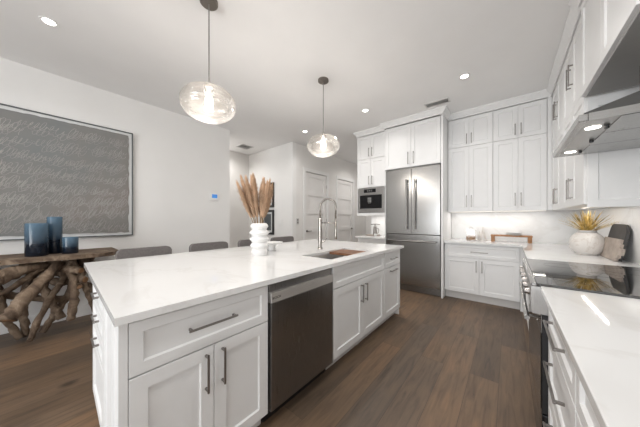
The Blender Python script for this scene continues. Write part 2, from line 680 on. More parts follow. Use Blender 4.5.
# corridor doors
for i, (y0, y1) in enumerate(DO):
    F = Face((-3.868, y0, 0), (0, 1, 0), (1, 0, 0))
    wd = y1 - y0
    d = thing('door_%d' % (i + 1), ['white five panel door nearest the hall corner', 'white five panel door further down the corridor'][i], 'door', (-3.88, (y0 + y1) / 2, 0), kind='structure')
    bm = bmesh.new()
    F.box(bm, 0.006, wd - 0.006, -0.045, -0.022, 0.01, DH - 0.006)
    st = 0.11
    F.box(bm, 0.006, 0.006 + st, -0.022, 0, 0.01, DH - 0.006, 0.002)
    F.box(bm, wd - 0.006 - st, wd - 0.006, -0.022, 0, 0.01, DH - 0.006, 0.002)
    zs = [0.01 + k * (DH - 0.016 - 0.11) / 5 for k in range(6)]
    for k, z in enumerate(zs):
        F.box(bm, 0.006 + st, wd - 0.006 - st, -0.022, -0.0005, z, z + 0.11 + (0.06 if k == 0 else 0), 0.002)
    obj('leaf', bm, 'doorpaint', d)
    bm = bmesh.new()
    cs = 0.085
    F.box(bm, -cs - 0.002, -0.002, 0.0185, 0.036, 0, DH + cs, 0.003)
    F.box(bm, wd + 0.002, wd + cs + 0.002, 0.0185, 0.036, 0, DH + cs, 0.003)
    F.box(bm, -0.002, wd + 0.002, 0.0185, 0.036, DH + 0.001, DH + cs, 0.003)
    obj('casing', bm, 'trim', d)
    ku = 0.065 if i == 0 else wd - 0.065
    bm = bmesh.new()
    tube(bm, [F.p(ku, 0.0005, 0.97), F.p(ku, 0.012, 0.97)], 0.03, 16)
    tube(bm, [F.p(ku, 0.012, 0.97), F.p(ku, 0.05, 0.97)], 0.012, 12)
    s = 1 if i == 0 else -1
    tube(bm, [F.p(ku - s * 0.01, 0.05, 0.97), F.p(ku + s * 0.12, 0.05, 0.97)], 0.010, 10)
    obj('door_lever', bm, 'nickel', d, smooth=True)
    bm = bmesh.new()
    hu = wd - 0.004 if i == 0 else 0.004
    for z in (0.3, 1.22, 2.14):
        F.box(bm, hu - 0.004, hu + 0.004, 0.0005, 0.006, z - 0.045, z + 0.045)
    obj('hinges', bm, 'nickel', d)

# unseen rear window, added behind the camera to light the room
for nm, F, wd, z0, z1 in [('added_window_1', Face((-2.6, YR, 0), (1, 0, 0), (0, 1, 0)), 3.2, 0.3, 2.4)]:
    c = F.p(wd / 2, 0, z0)
    t = thing(nm, 'large glazed window added unseen behind the viewer', 'window', c, kind='structure')
    bm = bmesh.new()
    fr = 0.05
    F.box(bm, 0, fr, -0.09, -0.03, z0, z1)
    F.box(bm, wd - fr, wd, -0.09, -0.03, z0, z1)
    F.box(bm, fr, wd - fr, -0.09, -0.03, z0, z0 + fr)
    F.box(bm, fr, wd - fr, -0.09, -0.03, z1 - fr, z1)
    F.box(bm, wd / 2 - 0.03, wd / 2 + 0.03, -0.09, -0.03, z0 + fr, z1 - fr)
    obj('window_frame', bm, 'trim', t)
    bm = bmesh.new()
    F.box(bm, fr, wd / 2 - 0.03, -0.064, -0.058, z0 + fr, z1 - fr)
    F.box(bm, wd / 2 + 0.03, wd - fr, -0.064, -0.058, z0 + fr, z1 - fr)
    obj('window_pane', bm, 'pane', t)

# ------------------------------------------------------------ island
IX = -1.115   # front face of island doors
IY0 = 0.215   # near end
FI = Face((IX, 0, 0), (0, 1, 0), (1, 0, 0))
ZD0, ZD1 = 0.10, 0.872
CT0, CT1 = 0.885, 0.915


def FIs(y0):
    return Face((IX, y0, 0), (0, 1, 0), (1, 0, 0))


cabinet('white island cabinet at the near corner with one wide drawer over two doors', FIs(0.2125), 0.6575, 0.50, 0.10, 0.884, [
    ('drawer', 0.001, 0.6535, 0.662, 0.872, ('h', 0.322, 0.772, 0.235)),
    ('door', 0.001, 0.3268, 0.105, 0.656, ('v', 0.288, 0.543, 0.180)),
    ('door', 0.3308, 0.6535, 0.105, 0.656, ('v', 0.369, 0.543, 0.180))], toe=0.07)
cabinet('white island sink cabinet with blank top panel and two doors', FIs(1.525), 1.005, 0.50, 0.10, 0.60, [
    ('false_front', 0.004, 1.001, 0.690, 0.872, None),
    ('door', 0.004, 0.5005, 0.105, 0.684, ('v', 0.462, 0.548, 0.175)),
    ('door', 0.5045, 1.001, 0.105, 0.684, ('v', 0.543, 0.548, 0.175))], toe=0.07)
cabinet('narrow white island cabinet at the far end with drawer over pull-out', FIs(2.535), 0.495, 0.50, 0.10, 0.884, [
    ('drawer', 0.004, 0.491, 0.690, 0.872, ('h', 0.247, 0.785, 0.20)),
    ('door', 0.004, 0.491, 0.105, 0.684, ('h', 0.247, 0.640, 0.20))], toe=0.07)

# dishwasher
F = FIs(0.872)
dw = thing('dishwasher', 'dark stainless dishwasher built into the island front', 'dishwasher', (-1.37, 1.196, 0))
bm = bmesh.new()
F.box(bm, 0.006, 0.642, -0.50, -0.03, 0.10, 0.880)
obj('tub', bm, 'black', dw)
bm = bmesh.new()
F.box(bm, 0.008, 0.640, -0.50, -0.07, 0.0, 0.0995)
obj('toe_kick', bm, 'black', dw)
bm = bmesh.new()
F.box(bm, 0.010, 0.638, -0.029, 0.010, 0.105, 0.760, 0.003)
dwd = obj('door', bm, 'dwsteel', dw)
bm = bmesh.new()
F.box(bm, 0.010, 0.638, -0.029, 0.0105, 0.7605, 0.822, 0.002)
obj('control_strip', bm, 'brightsteel', dw, label='pale steel grip strip')
bm = bmesh.new()
F.box(bm, 0.010, 0.638, -0.029, -0.010, 0.8225, 0.868, 0.002)
obj('handle_recess', bm, 'steelv', dw)


def text_mesh(name, body, size, mat, parent, mtx):
    cu = D.curves.new(name, 'FONT')
    cu.body = body
    cu.size = size
    cu.extrude = 0.0004
    cu.resolution_u = 3
    o = D.objects.new(name, cu)
    COL.objects.link(o)
    dg = bpy.context.evaluated_depsgraph_get()
    me = D.meshes.new_from_object(o.evaluated_get(dg))
    D.objects.remove(o)
    me.transform(mtx)
    if parent is not None:
        me.transform(Matrix.Translation(-ORG[parent]))
    me.materials.clear()
    me.materials.append(M[mat])
    t = D.objects.new(name, me)
    COL.objects.link(t)
    if parent is not None:
        t.parent = parent
    return t


# text facing +X: local x -> +Y, local y -> +Z, normal -> +X
MX = Matrix(((0, 0, 1, 0), (1, 0, 0, 0), (0, 1, 0, 0), (0, 0, 0, 1)))
text_mesh('maker_lettering', 'BOSCH', 0.020, 'black', dw, Matrix.Translation((IX + 0.0111, 0.892, 0.782)) @ MX)

# island core behind the fronts and its near end
ic = thing('island_end_cabinet', 'white drawer stack in the end of the island, facing the root console side', 'cabinet', (-1.92, 1.0, 0))
SK = math.radians(2.0)
FE = Face((-2.20, 0.228, 0), (math.cos(SK), -math.sin(SK), 0), (-math.sin(SK), -math.cos(SK), 0))   # u from far-left to the front corner, n towards the camera
bm = bmesh.new()
FE.box(bm, 0.0, 0.562, -0.60, -0.0215, 0.10, 0.884)
FE.box(bm, 0.0, 0.52, -1.30, -0.6005, 0.10, 0.884)
FE.box(bm, 0.0, 0.40, -2.75, -1.3005, 0.10, 0.884)
obj('body', bm, 'cab', ic)
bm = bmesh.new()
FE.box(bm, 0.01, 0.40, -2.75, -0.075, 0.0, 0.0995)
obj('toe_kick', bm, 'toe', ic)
zz = [(0.742, 0.872), (0.606, 0.736), (0.470, 0.600)]
for a, b in zz:
    d = obj('drawer', shaker_bm(FE, 0.004, 0.56, a, b, rail=0.035), 'cab', ic)
    obj('handle', handle_bm(FE, 'h', 0.33, (a + b) / 2 + 0.015, 0.14, out=0.027), 'nickel', d)
obj('drawer', shaker_bm(FE, 0.004, 0.56, 0.105, 0.464), 'cab', ic)
ip = thing('decorative_panel', 'white framed end panels at the near corner of the island', 'panel', (-1.38, 0.2, 0))
obj('panel', shaker_bm(FE, 0.566, 0.80, 0.105, 0.872, t=0.016, rail=0.05), 'cab', ip)
obj('panel', shaker_bm(FE, 0.806, 1.054, 0.105, 0.872, t=0.016, rail=0.05), 'cab', ip)
bm = bmesh.new()
FE.box(bm, 1.055, 1.085, -0.0215, 0.008, 0.0, 0.884, 0.002)
obj('corner_post', bm, 'cab', ip)
bm = bmesh.new()
box(bm, -2.0, IX - 0.02, 3.031, 3.05, 0.0, 0.884, 0.002)
tag(obj('island_far_panel', bm, 'cab'), 'white end panel of the island facing the refrigerator', 'panel')

# island countertop with sink cut-out
SX0, SX1, SY0, SY1 = -1.56, -1.205, 1.62, 2.36
bm = bmesh.new()
cx = [-2.655, SX0, SX1, -1.085]
cy = [0.185, SY0, SY1, 3.085]
gv = {}
for zi, z in enumerate((CT0, CT1)):
    for i, x in enumerate(cx):
        for j, y in enumerate(cy):
            gv[zi, i, j] = bm.verts.new((x, y if j else 0.168 + 0.036 * (cx[-1] - x), z))
for i in range(3):
    for j in range(3):
        if (i, j) == (1, 1):
            continue
        bm.faces.new((gv[1, i, j], gv[1, i + 1, j], gv[1, i + 1, j + 1], gv[1, i, j + 1]))
        bm.faces.new((gv[0, i, j], gv[0, i, j + 1], gv[0, i + 1, j + 1], gv[0, i + 1, j]))
for k in range(3):
    for q in [((k, 0), (k + 1, 0)), ((3, k), (3, k + 1)), ((k + 1, 3), (k, 3)), ((0, k + 1), (0, k))]:
        (a, b), (c, d) = q
        bm.faces.new((gv[0, a, b], gv[0, c, d], gv[1, c, d], gv[1, a, b]))
for q in [((1, 1), (2, 1)), ((2, 1), (2, 2)), ((2, 2), (1, 2)), ((1, 2), (1, 1))]:
    (a, b), (c, d) = q
    bm.faces.new((gv[0, a, b], gv[1, a, b], gv[1, c, d], gv[0, c, d]))
es = [e for e in bm.edges if len(e.link_faces) == 2 and e.calc_face_angle() > 1.0]
bmesh.ops.bevel(bm, geom=es, offset=0.003, segments=2, affect='EDGES')
tag(obj('island_countertop', bm, 'quartz'), 'long white quartz countertop of the island with sink cut-out', 'countertop')

# sink
sk = thing('sink', 'stainless undermount sink set into the island countertop', 'sink', ((SX0 + SX1) / 2, (SY0 + SY1) / 2, 0.70))
bm = bmesh.new()
e = 0.008
x0, x1, y0, y1 = SX0 - 0.004, SX1 + 0.004, SY0 - 0.004, SY1 + 0.004
zb, zt = 0.715, CT0 - 0.001
for q in [(x0 - e, x0, y0 - e, y1 + e, zb, zt), (x1, x1 + e, y0 - e, y1 + e, zb, zt), (x0, x1, y0 - e, y0, zb, zt), (x0, x1, y1, y1 + e, zb, zt), (x0 - e, x1 + e, y0 - e, y1 + e, zb - e, zb)]:
    box(bm, *q)
obj('basin', bm, 'stainsink', sk)
bm = disc(bmesh.new(), -1.38, 1.95, zb + 0.0005, zb + 0.006, 0.05)
obj('drain', bm, 'chrome', sk)
bm = bmesh.new()
for k in range(9):
    box(bm, SX0 + 0.025 + 0.038 * k, SX0 + 0.031 + 0.038 * k, 1.66, 2.10, zb + 0.03, zb + 0.036)
box(bm, SX0 + 0.02, SX1 - 0.02, 1.66, 1.666, zb + 0.0235, zb + 0.0295)
box(bm, SX0 + 0.02, SX1 - 0.02, 2.094, 2.10, zb + 0.0235, zb + 0.0295)
for q in [(SX0 + 0.03, 1.663), (SX1 - 0.03, 1.663), (SX0 + 0.03, 2.097), (SX1 - 0.03, 2.097)]:
    box(bm, q[0] - 0.004, q[0] + 0.004, q[1] - 0.004, q[1] + 0.004, zb + 0.0005, zb + 0.024)
obj('bottom_grid', bm, 'chrome', sk)
bm = B(SX0 + 0.003, SX1 - 0.003, 2.06, 2.352, 0.878, 0.903, bev=0.003)
# the board sits on the rim of the sink
tag(obj('cutting_board', bm, 'board'), 'reddish walnut board covering the far end of the sink', 'cutting board')

# faucet
fx, fy = -1.715, 2.09
fa = thing('faucet', 'tall brushed nickel gooseneck faucet with docking arm behind the sink', 'faucet', (fx, fy, CT1))
bm = lathe(bmesh.new(), fx, fy, [(0, CT1 + 0.0006), (0.030, CT1 + 0.0006), (0.030, CT1 + 0.012), (0.026, CT1 + 0.02), (0.0225, CT1 + 0.03), (0.0215, CT1 + 0.36), (0.017, CT1 + 0.37), (0, CT1 + 0.37)], 20)
obj('body', bm, 'chrome', fa, smooth=False)
arcR = 0.098
dx, dy = 0.97, 0.24
pts = [(fx, fy, CT1 + 0.37), (fx, fy, CT1 + 0.47)]
for k in range(1, 15):
    a = PI - PI * k / 15
    r = arcR + arcR * math.cos(a)
    pts.append((fx + dx * r, fy + dy * r, CT1 + 0.49 + arcR * math.sin(a)))
ex, ey = fx + dx * 2 * arcR, fy + dy * 2 * arcR
pts += [(ex, ey, CT1 + 0.49), (ex, ey, CT1 + 0.36)]
obj('spout', tube(bmesh.new(), pts, 0.0105, 12), 'chrome', fa, smooth=True)
bm = bmesh.new()
n_ = 46
sp_pts = []
path = [Vector(p) for p in pts]
lens = [0]
for a, b in zip(path, path[1:]):
    lens.append(lens[-1] + (b - a).length)
turns = 44
for k in range(turns * 8 + 1):
    s = k / (turns * 8) * lens[-1]
    i = max(j for j in range(len(lens)) if lens[j] <= s + 1e-9)
    i = min(i, len(path) - 2)
    t = (s - lens[i]) / (lens[i + 1] - lens[i])
    p = path[i].lerp(path[i + 1], t)
    tg = (path[i + 1] - path[i]).normalized()
    sd = Vector((-dy, dx, 0))
    nn = sd.cross(tg)
    ang = 2 * PI * k / 8
    sp_pts.append(p + (sd * math.cos(ang) + nn * math.sin(ang)) * 0.0125)
obj('spring', tube(bm, sp_pts, 0.0022, 5), 'chrome', fa, smooth=True)
bm = bmesh.new()
lathe(bm, ex, ey, [(0, CT1 + 0.13), (0.016, CT1 + 0.13), (0.018, CT1 + 0.15), (0.015, CT1 + 0.22), (0.0135, CT1 + 0.36), (0, CT1 + 0.365)], 16)
obj('spray_head', bm, 'chrome', fa, smooth=True)
bm = tube(bmesh.new(), [(fx + dx * 0.02, fy + dy * 0.02, CT1 + 0.31), (ex - dx * 0.012, ey - dy * 0.012, CT1 + 0.31)], 0.006, 10)
obj('docking_arm', bm, 'chrome', fa, smooth=True)
bm = tube(bmesh.new(), [(fx + 0.005, fy + 0.02, CT1 + 0.08), (fx + 0.01, fy + 0.055, CT1 + 0.085), (fx + 0.02, fy + 0.10, CT1 + 0.12)], [0.009, 0.008, 0.005], 10)
obj('lever', bm, 'chrome', fa, smooth=True)

# rippled vase and pampas
vx, vy = -1.905, 1.375
prof = [(0, CT1 + 0.0006), (0.072, CT1 + 0.0006)]
zc = CT1 + 0.004
nb = 5
for k in range(nb):
    hh = 0.062
    rmax = [0.078, 0.088, 0.096, 0.100, 0.088][k]
    for q in range(7):
        a = q / 6 * PI
        prof.append((0.068 + (rmax - 0.068) * (1 - abs(q / 3 - 1)), zc + hh * q / 6))
    zc += hh
prof += [(0.060, zc - 0.004), (0.055, CT1 + 0.25), (0.0, CT1 + 0.05)]
tag(obj('vase', lathe(bmesh.new(), vx, vy, prof, 36), 'white', smooth=True), 'tall white rippled ceramic vase of dried pampas on the island', 'vase')


def plume(bm, base, dirv, L, r, n, seed):
    rnd = random.Random(seed)
    dirv = dirv.normalized()
    side = dirv.cross(Vector((0, 0, 1)))
    if side.length < 0.05:
        side = Vector((1, 0, 0))
    side.normalize()
    for k in range(n):
        t = rnd.random() ** 0.85
        o = base + dirv * (L * t)
        an = rnd.random() * 2 * PI
        s2 = (side * math.cos(an) + side.cross(dirv) * math.sin(an)).normalized()
        w0 = r * (math.sin(PI * min(1, 0.12 + t * 0.83)) ** 0.8)
        l = (0.035 + 0.05 * rnd.random())
        tip = o + dirv * l + s2 * w0 * (0.45 + 0.95 * rnd.random()) + Vector((0, 0, -0.006))
        mid = o + dirv * l * 0.45 + s2 * w0 * 0.55
        q = s2.cross(dirv) * 0.0016
        vs = [bm.verts.new(o - q), bm.verts.new(o + q), bm.verts.new(mid + q * 1.2), bm.verts.new(tip), bm.verts.new(mid - q * 1.2)]
        bm.faces.new((vs[0], vs[1], vs[2], vs[4]))
        bm.faces.new((vs[4], vs[2], vs[3]))


ztop = CT1 + 0.314
rnd = random.Random(3)
NP = 17
# the fan of plumes opens in the plane that faces the aisle
for k in range(NP):
    f = (k / (NP - 1) - 0.5) * 2
    lean = f * 0.25 - 0.05 + rnd.uniform(-0.04, 0.04)
    out = rnd.uniform(-0.16, 0.16)
    dv = Vector((0.70 * lean + 0.72 * out, 0.70 * lean - 0.70 * out, 1.0)).normalized()
    b0 = Vector((vx, vy, 0)) + Vector((0.70 * lean + 0.7 * out, 0.70 * lean - 0.7 * out, 0)) * 0.07
    L = rnd.uniform(0.33, 0.45) - 0.05 * abs(f) - 0.05 * f
    t = thing('pampas_stem', 'dried tan pampas plume standing in the white rippled vase', 'dried pampas', (b0.x, b0.y, ztop - 0.12), group='pampas plumes in the island vase')
    st = Vector((b0.x, b0.y, ztop - 0.12))
    mid = st + dv * 0.16
    dv2 = (dv + Vector((0.12 * lean, 0.12 * lean, -0.02))).normalized()
    obj('stem', tube(bmesh.new(), [st, mid, mid + dv2 * L * 0.9], [0.0035, 0.003, 0.0015], 5), 'pampasstem', t)
    bm = bmesh.new()
    plume(bm, st + dv * 0.17, dv2, L * 0.92, rnd.uniform(0.030, 0.040), 900, k)
    obj('plume', bm, 'pampas', t)

# small white bowl behind the vase
bx, by = -2.06, 1.66
prof = [(0, CT1 + 0.0006), (0.035, CT1 + 0.0006), (0.04, CT1 + 0.012), (0.032, CT1 + 0.05), (0.05, CT1 + 0.068), (0.115, CT1 + 0.09), (0.118, CT1 + 0.095), (0.11, CT1 + 0.094), (0.045, CT1 + 0.076), (0, CT1 + 0.07)]
tag(obj('footed_bowl', lathe(bmesh.new(), bx, by, prof, 28), 'white', smooth=True), 'small white footed bowl half hidden behind the rippled vase', 'bowl')

# counter stools
slabels = ['grey upholstered counter stool nearest the root console', 'grey upholstered counter stool second from the root console',
           'grey upholstered counter stool hidden largely behind the rippled vase', 'grey upholstered counter stool nearest the hall corner']


def rounded_back(bm, x0, x1, y0, y1, z0, z1, r=0.05):
    seg = 5
    def loop(x):
        pts = []
        for k in range(seg + 1):
            a = k / seg * PI / 2
            pts.append((x, y1 - r + r * math.cos(a), z1 - r + r * math.sin(a)))
        for k in range(seg + 1):
            a = PI / 2 + k / seg * PI / 2
            pts.append((x, y0 + r + r * math.cos(a), z1 - r + r * math.sin(a)))
        pts += [(x, y0, z0), (x, y1, z0)]
        return [bm.verts.new(p) for p in pts]
    a, b = loop(x0), loop(x1)
    n = len(a)
    bm.faces.new(a)
    bm.faces.new(list(reversed(b)))
    for i in range(n):
        j = (i + 1) % n
        bm.faces.new((a[i], b[i], b[j], a[j]))
    es = [e for e in bm.edges if e.calc_face_angle(0) > 1.2]
    bmesh.ops.bevel(bm, geom=es, offset=0.012, segments=2, affect='EDGES')


def make_stool():
    cx, cyy = -2.72, 0.0
    t = thing('counter_stool', '', 'stool', (cx, cyy, 0), group='grey counter stools along the island')
    obj('seat', B(cx - 0.20, cx + 0.24, cyy - 0.225, cyy + 0.225, 0.58, 0.67, bev=0.025, seg=3), 'fabric', t)
    bm = bmesh.new()
    rounded_back(bm, cx - 0.265, cx - 0.205, cyy - 0.235, cyy + 0.235, 0.62, 0.970)
    obj('backrest', bm, 'fabric', t)
    for sx, sy in ((-1, -1), (-1, 1), (1, -1), (1, 1)):
        obj('leg', tube(bmesh.new(), [(cx + sx * 0.17, cyy + sy * 0.18, 0.579), (cx + sx * 0.21, cyy + sy * 0.21, 0.0)], [0.016, 0.011], 8), 'legdark', t)
    bm = bmesh.new()
    z = 0.22
    c = [(cx - 0.183, cyy - 0.188, z), (cx + 0.183, cyy - 0.188, z), (cx + 0.183, cyy + 0.188, z), (cx - 0.183, cyy + 0.188, z)]
    for a, b in zip(c, c[1:] + c[:1]):
        tube(bm, [a, b], 0.008, 8)
    obj('footrest', bm, 'legdark', t)
    return t


def copy_tree(o, parent=None):
    c = o.copy()
    COL.objects.link(c)
    if parent is not None:
        c.parent = parent
    for ch in o.children:
        copy_tree(ch, c)
    return c


st0 = make_stool()
for i, y in enumerate((0.705, 1.375, 2.02, 2.60)):
    s = st0 if i == 0 else copy_tree(st0)
    s.location = (-2.72, y, 0)
    s['label'] = slabels[i]

# ------------------------------------------------------------ pendants
def make_pendant(x, y, label):
    t = thing('pendant_lamp', label, 'pendant lamp', (x, y, H), group='glass pendants over the island')
    zc = 2.208
    obj('canopy', lathe(bmesh.new(), x, y, [(0, H - 0.0005), (0.068, H - 0.0005), (0.068, H - 0.022), (0.06, H - 0.028), (0, H - 0.028)], 28), 'bronze', t)
    obj('rod', tube(bmesh.new(), [(x, y, H - 0.028), (x, y, zc + 0.143)], 0.005, 8), 'cord', t)
    obj('socket_cap', lathe(bmesh.new(), x, y, [(0, zc + 0.143), (0.034, zc + 0.142), (0.038, zc + 0.130), (0.032, zc + 0.12), (0.020, zc + 0.07), (0, zc + 0.07)], 24), 'chrome', t)
    prof = []
    n = 44
    for k in range(n + 1):
        a = 0.16 + (PI - 0.16) * k / n
        rr = 0.208 + 0.0028 * math.sin(k * 2.1)
        prof.append((max(0.0, rr * math.sin(a) ** 0.9) if k < n else 0.0, zc + 0.135 * math.cos(a) * (1 if math.cos(a) > 0 else 1.02)))
    inner = [(max(0.0, r - 0.004), z - 0.004 * (1 if z > zc else -1)) for r, z in reversed(prof)]
    obj('glass_shade', lathe(bmesh.new(), x, y, prof, 48), 'pendantglass', t, smooth=True)
    obj('bulb', lathe(bmesh.new(), x, y, [(0, zc + 0.069), (0.018, zc + 0.066), (0.032, zc + 0.03), (0.034, zc + 0.005), (0.024, zc - 0.02), (0, zc - 0.03)], 20), 'bulb', t, smooth=True)
    l = D.lights.new('pendant_light', 'POINT')
    l.energy = BULB_POWER
    l.color = (1.0, 0.955, 0.91)
    l.shadow_soft_size = 0.035
    lo = D.objects.new('pendant_light', l)
    COL.objects.link(lo)
    lo.parent = t
    lo.location = (0, 0, zc - 0.07 - H)
    return t


make_pendant(-1.892, 0.875, 'clear ribbed glass pendant above the near half of the island')
make_pendant(-1.835, 2.30, 'clear ribbed glass pendant above the far half of the island')

# recessed ceiling lights; those out of view are added to brighten the room
RL = [(-3.205, 0.05, 'recessed ceiling light beside the large grey artwork'), (-0.43, 3.36, 'recessed ceiling light nearest the tall wall cabinets'),
      (-1.82, 3.39, 'recessed ceiling light in front of the built-in refrigerator'), (-3.205, 3.42, 'recessed ceiling light nearest the hall opening'),
      (-0.43, 1.20, 'added unseen recessed light above the aisle beside the range'), (-0.43, -0.9, 'added unseen recessed light behind the viewer on the range side'),
      (-1.82, -0.9, 'added unseen recessed light behind the viewer in the middle of the room'), (-3.2, -1.5, 'added unseen recessed light behind the viewer on the artwork side'),
      (-5.2, 2.75, 'added recessed light in the side hall out of sight'), (-2.95, 6.0, 'added unseen recessed light in the corridor beyond the kitchen cabinets')]
for x, y, lab in RL:
    if lab:
        t = thing('recessed_light', lab, 'ceiling light', (x, y, H), group='recessed ceiling lights')
        obj('trim_ring', lathe(bmesh.new(), x, y, [(0.040, H - 0.0005), (0.062, H - 0.0005), (0.060, H - 0.005), (0.043, H - 0.004), (0.040, H - 0.0005)], 28), 'white', t)
        obj('lens', disc(bmesh.new(), x, y, H - 0.003, H - 0.001, 0.039), 'lens', t)
    pw = CAN_POWER * (1.7 if y > 4 or x < -4 else 0.4 if (x < -3 and y < -1) else 1.0)
    area('can_light', (x, y, H - 0.012), (0, 0, 0), 0.07, 0.07, pw, (1.0, 0.97, 0.94), 2.6, 'DISK')

# ceiling air vents
def vent(x, y, lx, ly, label):
    t = thing('air_vent', label, 'air vent', (x, y, H), group='ceiling air vents')
    bm = bmesh.new()
    fw = 0.018
    box(bm, x - lx / 2, x + lx / 2, y - ly / 2, y - ly / 2 + fw, H - 0.010, H - 0.0005)
    box(bm, x - lx / 2, x + lx / 2, y + ly / 2 - fw, y + ly / 2, H - 0.010, H - 0.0005)
    box(bm, x - lx / 2, x - lx / 2 + fw, y - ly / 2 + fw, y + ly / 2 - fw, H - 0.010, H - 0.0005)
    box(bm, x + lx / 2 - fw, x + lx / 2, y - ly / 2 + fw, y + ly / 2 - fw, H - 0.010, H - 0.0005)
    obj('frame', bm, 'vent', t)
    obj('duct', B(x - lx / 2 + fw, x + lx / 2 - fw, y - ly / 2 + fw, y + ly / 2 - fw, H - 0.002, H - 0.0005), 'ventdark', t)
    n = max(3, int((ly - 2 * fw) / 0.022))
    for k in range(n):
        yy = y - ly / 2 + fw + (k + 0.5) * (ly - 2 * fw) / n
        bm = bmesh.new()
        vs = [bm.verts.new(p) for p in [(x - lx / 2 + fw, yy - 0.006, H - 0.010), (x + lx / 2 - fw, yy - 0.006, H - 0.010), (x + lx / 2 - fw, yy + 0.005, H - 0.003), (x - lx / 2 + fw, yy + 0.005, H - 0.003)]]
        f = bm.faces.new(vs)
        ret = bmesh.ops.extrude_face_region(bm, geom=[f])
        bmesh.ops.translate(bm, verts=[v for v in ret['geom'] if isinstance(v, bmesh.types.BMVert)], vec=(0, 0.001, 0.0012))
        obj('louver', bm, 'vent', t)


vent(-0.85, 3.86, 0.34, 0.15, 'white slotted ceiling vent in front of the crown moulding')
vent(-5.02, 3.2, 0.30, 0.30, 'square ceiling vent in the hall above the framed pictures')

# ------------------------------------------------------------ back wall: fridge, tower, wall cabinets
FB = Face((0, 4.19, 0), (1, 0, 0), (0, -1, 0))


def FBy(x0, y):
    return Face((x0, y, 0), (1, 0, 0), (0, -1, 0))


# fridge
fr = thing('refrigerator', 'wide built-in stainless refrigerator with two upper doors and a freezer drawer', 'refrigerator', (-1.32, 4.45, 0))
F = FBy(-1.785, 4.12)
W = 0.928
bm = bmesh.new()
F.box(bm, 0.004, W - 0.004, -0.66, -0.042, 0.0, 2.165)
obj('body', bm, 'black', fr)
for u0, u1, hu in [(0.003, W / 2 - 0.002, W / 2 - 0.072), (W / 2 + 0.002, W - 0.003, W / 2 + 0.068)]:
    bm = bmesh.new()
    F.box(bm, u0, u1, -0.04, 0, 1.005, 2.165, 0.004)
    d = obj('door', bm, 'steel', fr)
    bm = bmesh.new()
    tube(bm, [F.p(hu, 0.055, 1.09), F.p(hu, 0.055, 1.965)], 0.0135, 14)
    for z in (1.16, 1.90):
        tube(bm, [F.p(hu, 0.0006, z), F.p(hu, 0.052, z)], 0.010, 10)
    obj('handle', bm, 'steelv', d, smooth=False)
bm = bmesh.new()
F.box(bm, 0.003, W - 0.003, -0.04, 0, 0.115, 0.995, 0.004)
d = obj('freezer_drawer', bm, 'steel', fr)
bm = bmesh.new()
tube(bm, [F.p(0.06, 0.055, 0.885), F.p(W - 0.06, 0.055, 0.885)], 0.0135, 14)
for u in (0.13, W - 0.13):
    tube(bm, [F.p(u, 0.0006, 0.885), F.p(u, 0.052, 0.885)], 0.010, 10)
obj('handle', bm, 'steel', d)
bm = bmesh.new()
F.box(bm, 0.003, W - 0.003, -0.04, -0.015, 0.005, 0.108)
for k in range(4):
    F.box(bm, 0.04, W - 0.04, -0.0145, -0.008, 0.02 + k * 0.02, 0.028 + k * 0.02)
obj('toe_grille', bm, 'dwsteel', fr)

# cabinet above the fridge (with its tall right hand panel)
cabinet('white two door cabinet above the refrigerator', FBy(-1.80, 4.10), 0.957, 0.66, 2.18, 2.945, [
    ('door', 0.012, 0.477, 2.185, 2.94, ('v', 0.432, 2.335, 0.21)),
    ('door', 0.481, 0.945, 2.185, 2.94, ('v', 0.526, 2.335, 0.21))])
bm = B(-0.842, -0.815, 4.08, 4.78, 0.0, 2.945, bev=0.002)
tag(obj('refrigerator_end_panel', bm, 'cab'), 'tall white end panel on the right side of the refrigerator', 'panel')
bm = B(-1.815, -1.803, 4.15, 4.78, 0.0, 2.16)
tag(obj('refrigerator_side_panel', bm, 'cab'), 'white side panel between the refrigerator and coffee nook', 'panel')

# tower over coffee machine
TX0, TW = -2.43, 0.612
cabinet('white four door cabinet tower above the coffee machine', FBy(TX0, 4.17), TW, 0.60, 1.90, 2.945, [
    ('door', 0.004, 0.304, 2.475, 2.94, ('v', 0.272, 2.60, 0.17)),
    ('door', 0.308, 0.608, 2.475, 2.94, ('v', 0.340, 2.60, 0.17)),
    ('door', 0.004, 0.304, 1.905, 2.469, ('v', 0.272, 2.04, 0.17)),
    ('door', 0.308, 0.608, 1.905, 2.469, ('v', 0.340, 2.04, 0.17))])
# housing that carries the coffee machine
bm = bmesh.new()
box(bm, TX0, TX0 + 0.018, 4.18, 4.78, 1.36, 1.898)
box(bm, TX0 + TW - 0.018, TX0 + TW, 4.18, 4.78, 1.36, 1.898)
box(bm, TX0 + 0.018, TX0 + TW - 0.018, 4.18, 4.78, 1.36, 1.385)
box(bm, TX0 - 0.004, TX0 + TW, 4.165, 4.18, 1.335, 1.395, 0.002)
tag(obj('coffee_machine_housing', bm, 'cab'), 'open white cabinet box framing the built-in coffee machine', 'cabinet')
cm = thing('coffee_machine', 'built-in stainless coffee machine with black glass front', 'coffee machine', (TX0 + TW / 2, 4.4, 1.388))
F = FBy(TX0 + 0.022, 4.165)
W = TW - 0.044
bm = bmesh.new()
F.box(bm, 0.004, W - 0.004, -0.45, -0.022, 1.39, 1.88)
obj('body', bm, 'black', cm)
bm = bmesh.new()
F.box(bm, 0, W, -0.02, 0.006, 1.745, 1.893, 0.003)
F.box(bm, 0, 0.045, -0.02, 0.006, 1.40, 1.7445, 0.003)
F.box(bm, W - 0.045, W, -0.02, 0.006, 1.40, 1.7445, 0.003)
F.box(bm, 0.0455, W - 0.0455, -0.02, 0.006, 1.40, 1.478, 0.003)
obj('fascia', bm, 'steelv', cm)
bm = bmesh.new()
F.box(bm, 0.046, W - 0.046, -0.018, 0.002, 1.479, 1.744)
obj('glass_front', bm, 'blackglass', cm)
bm = bmesh.new()
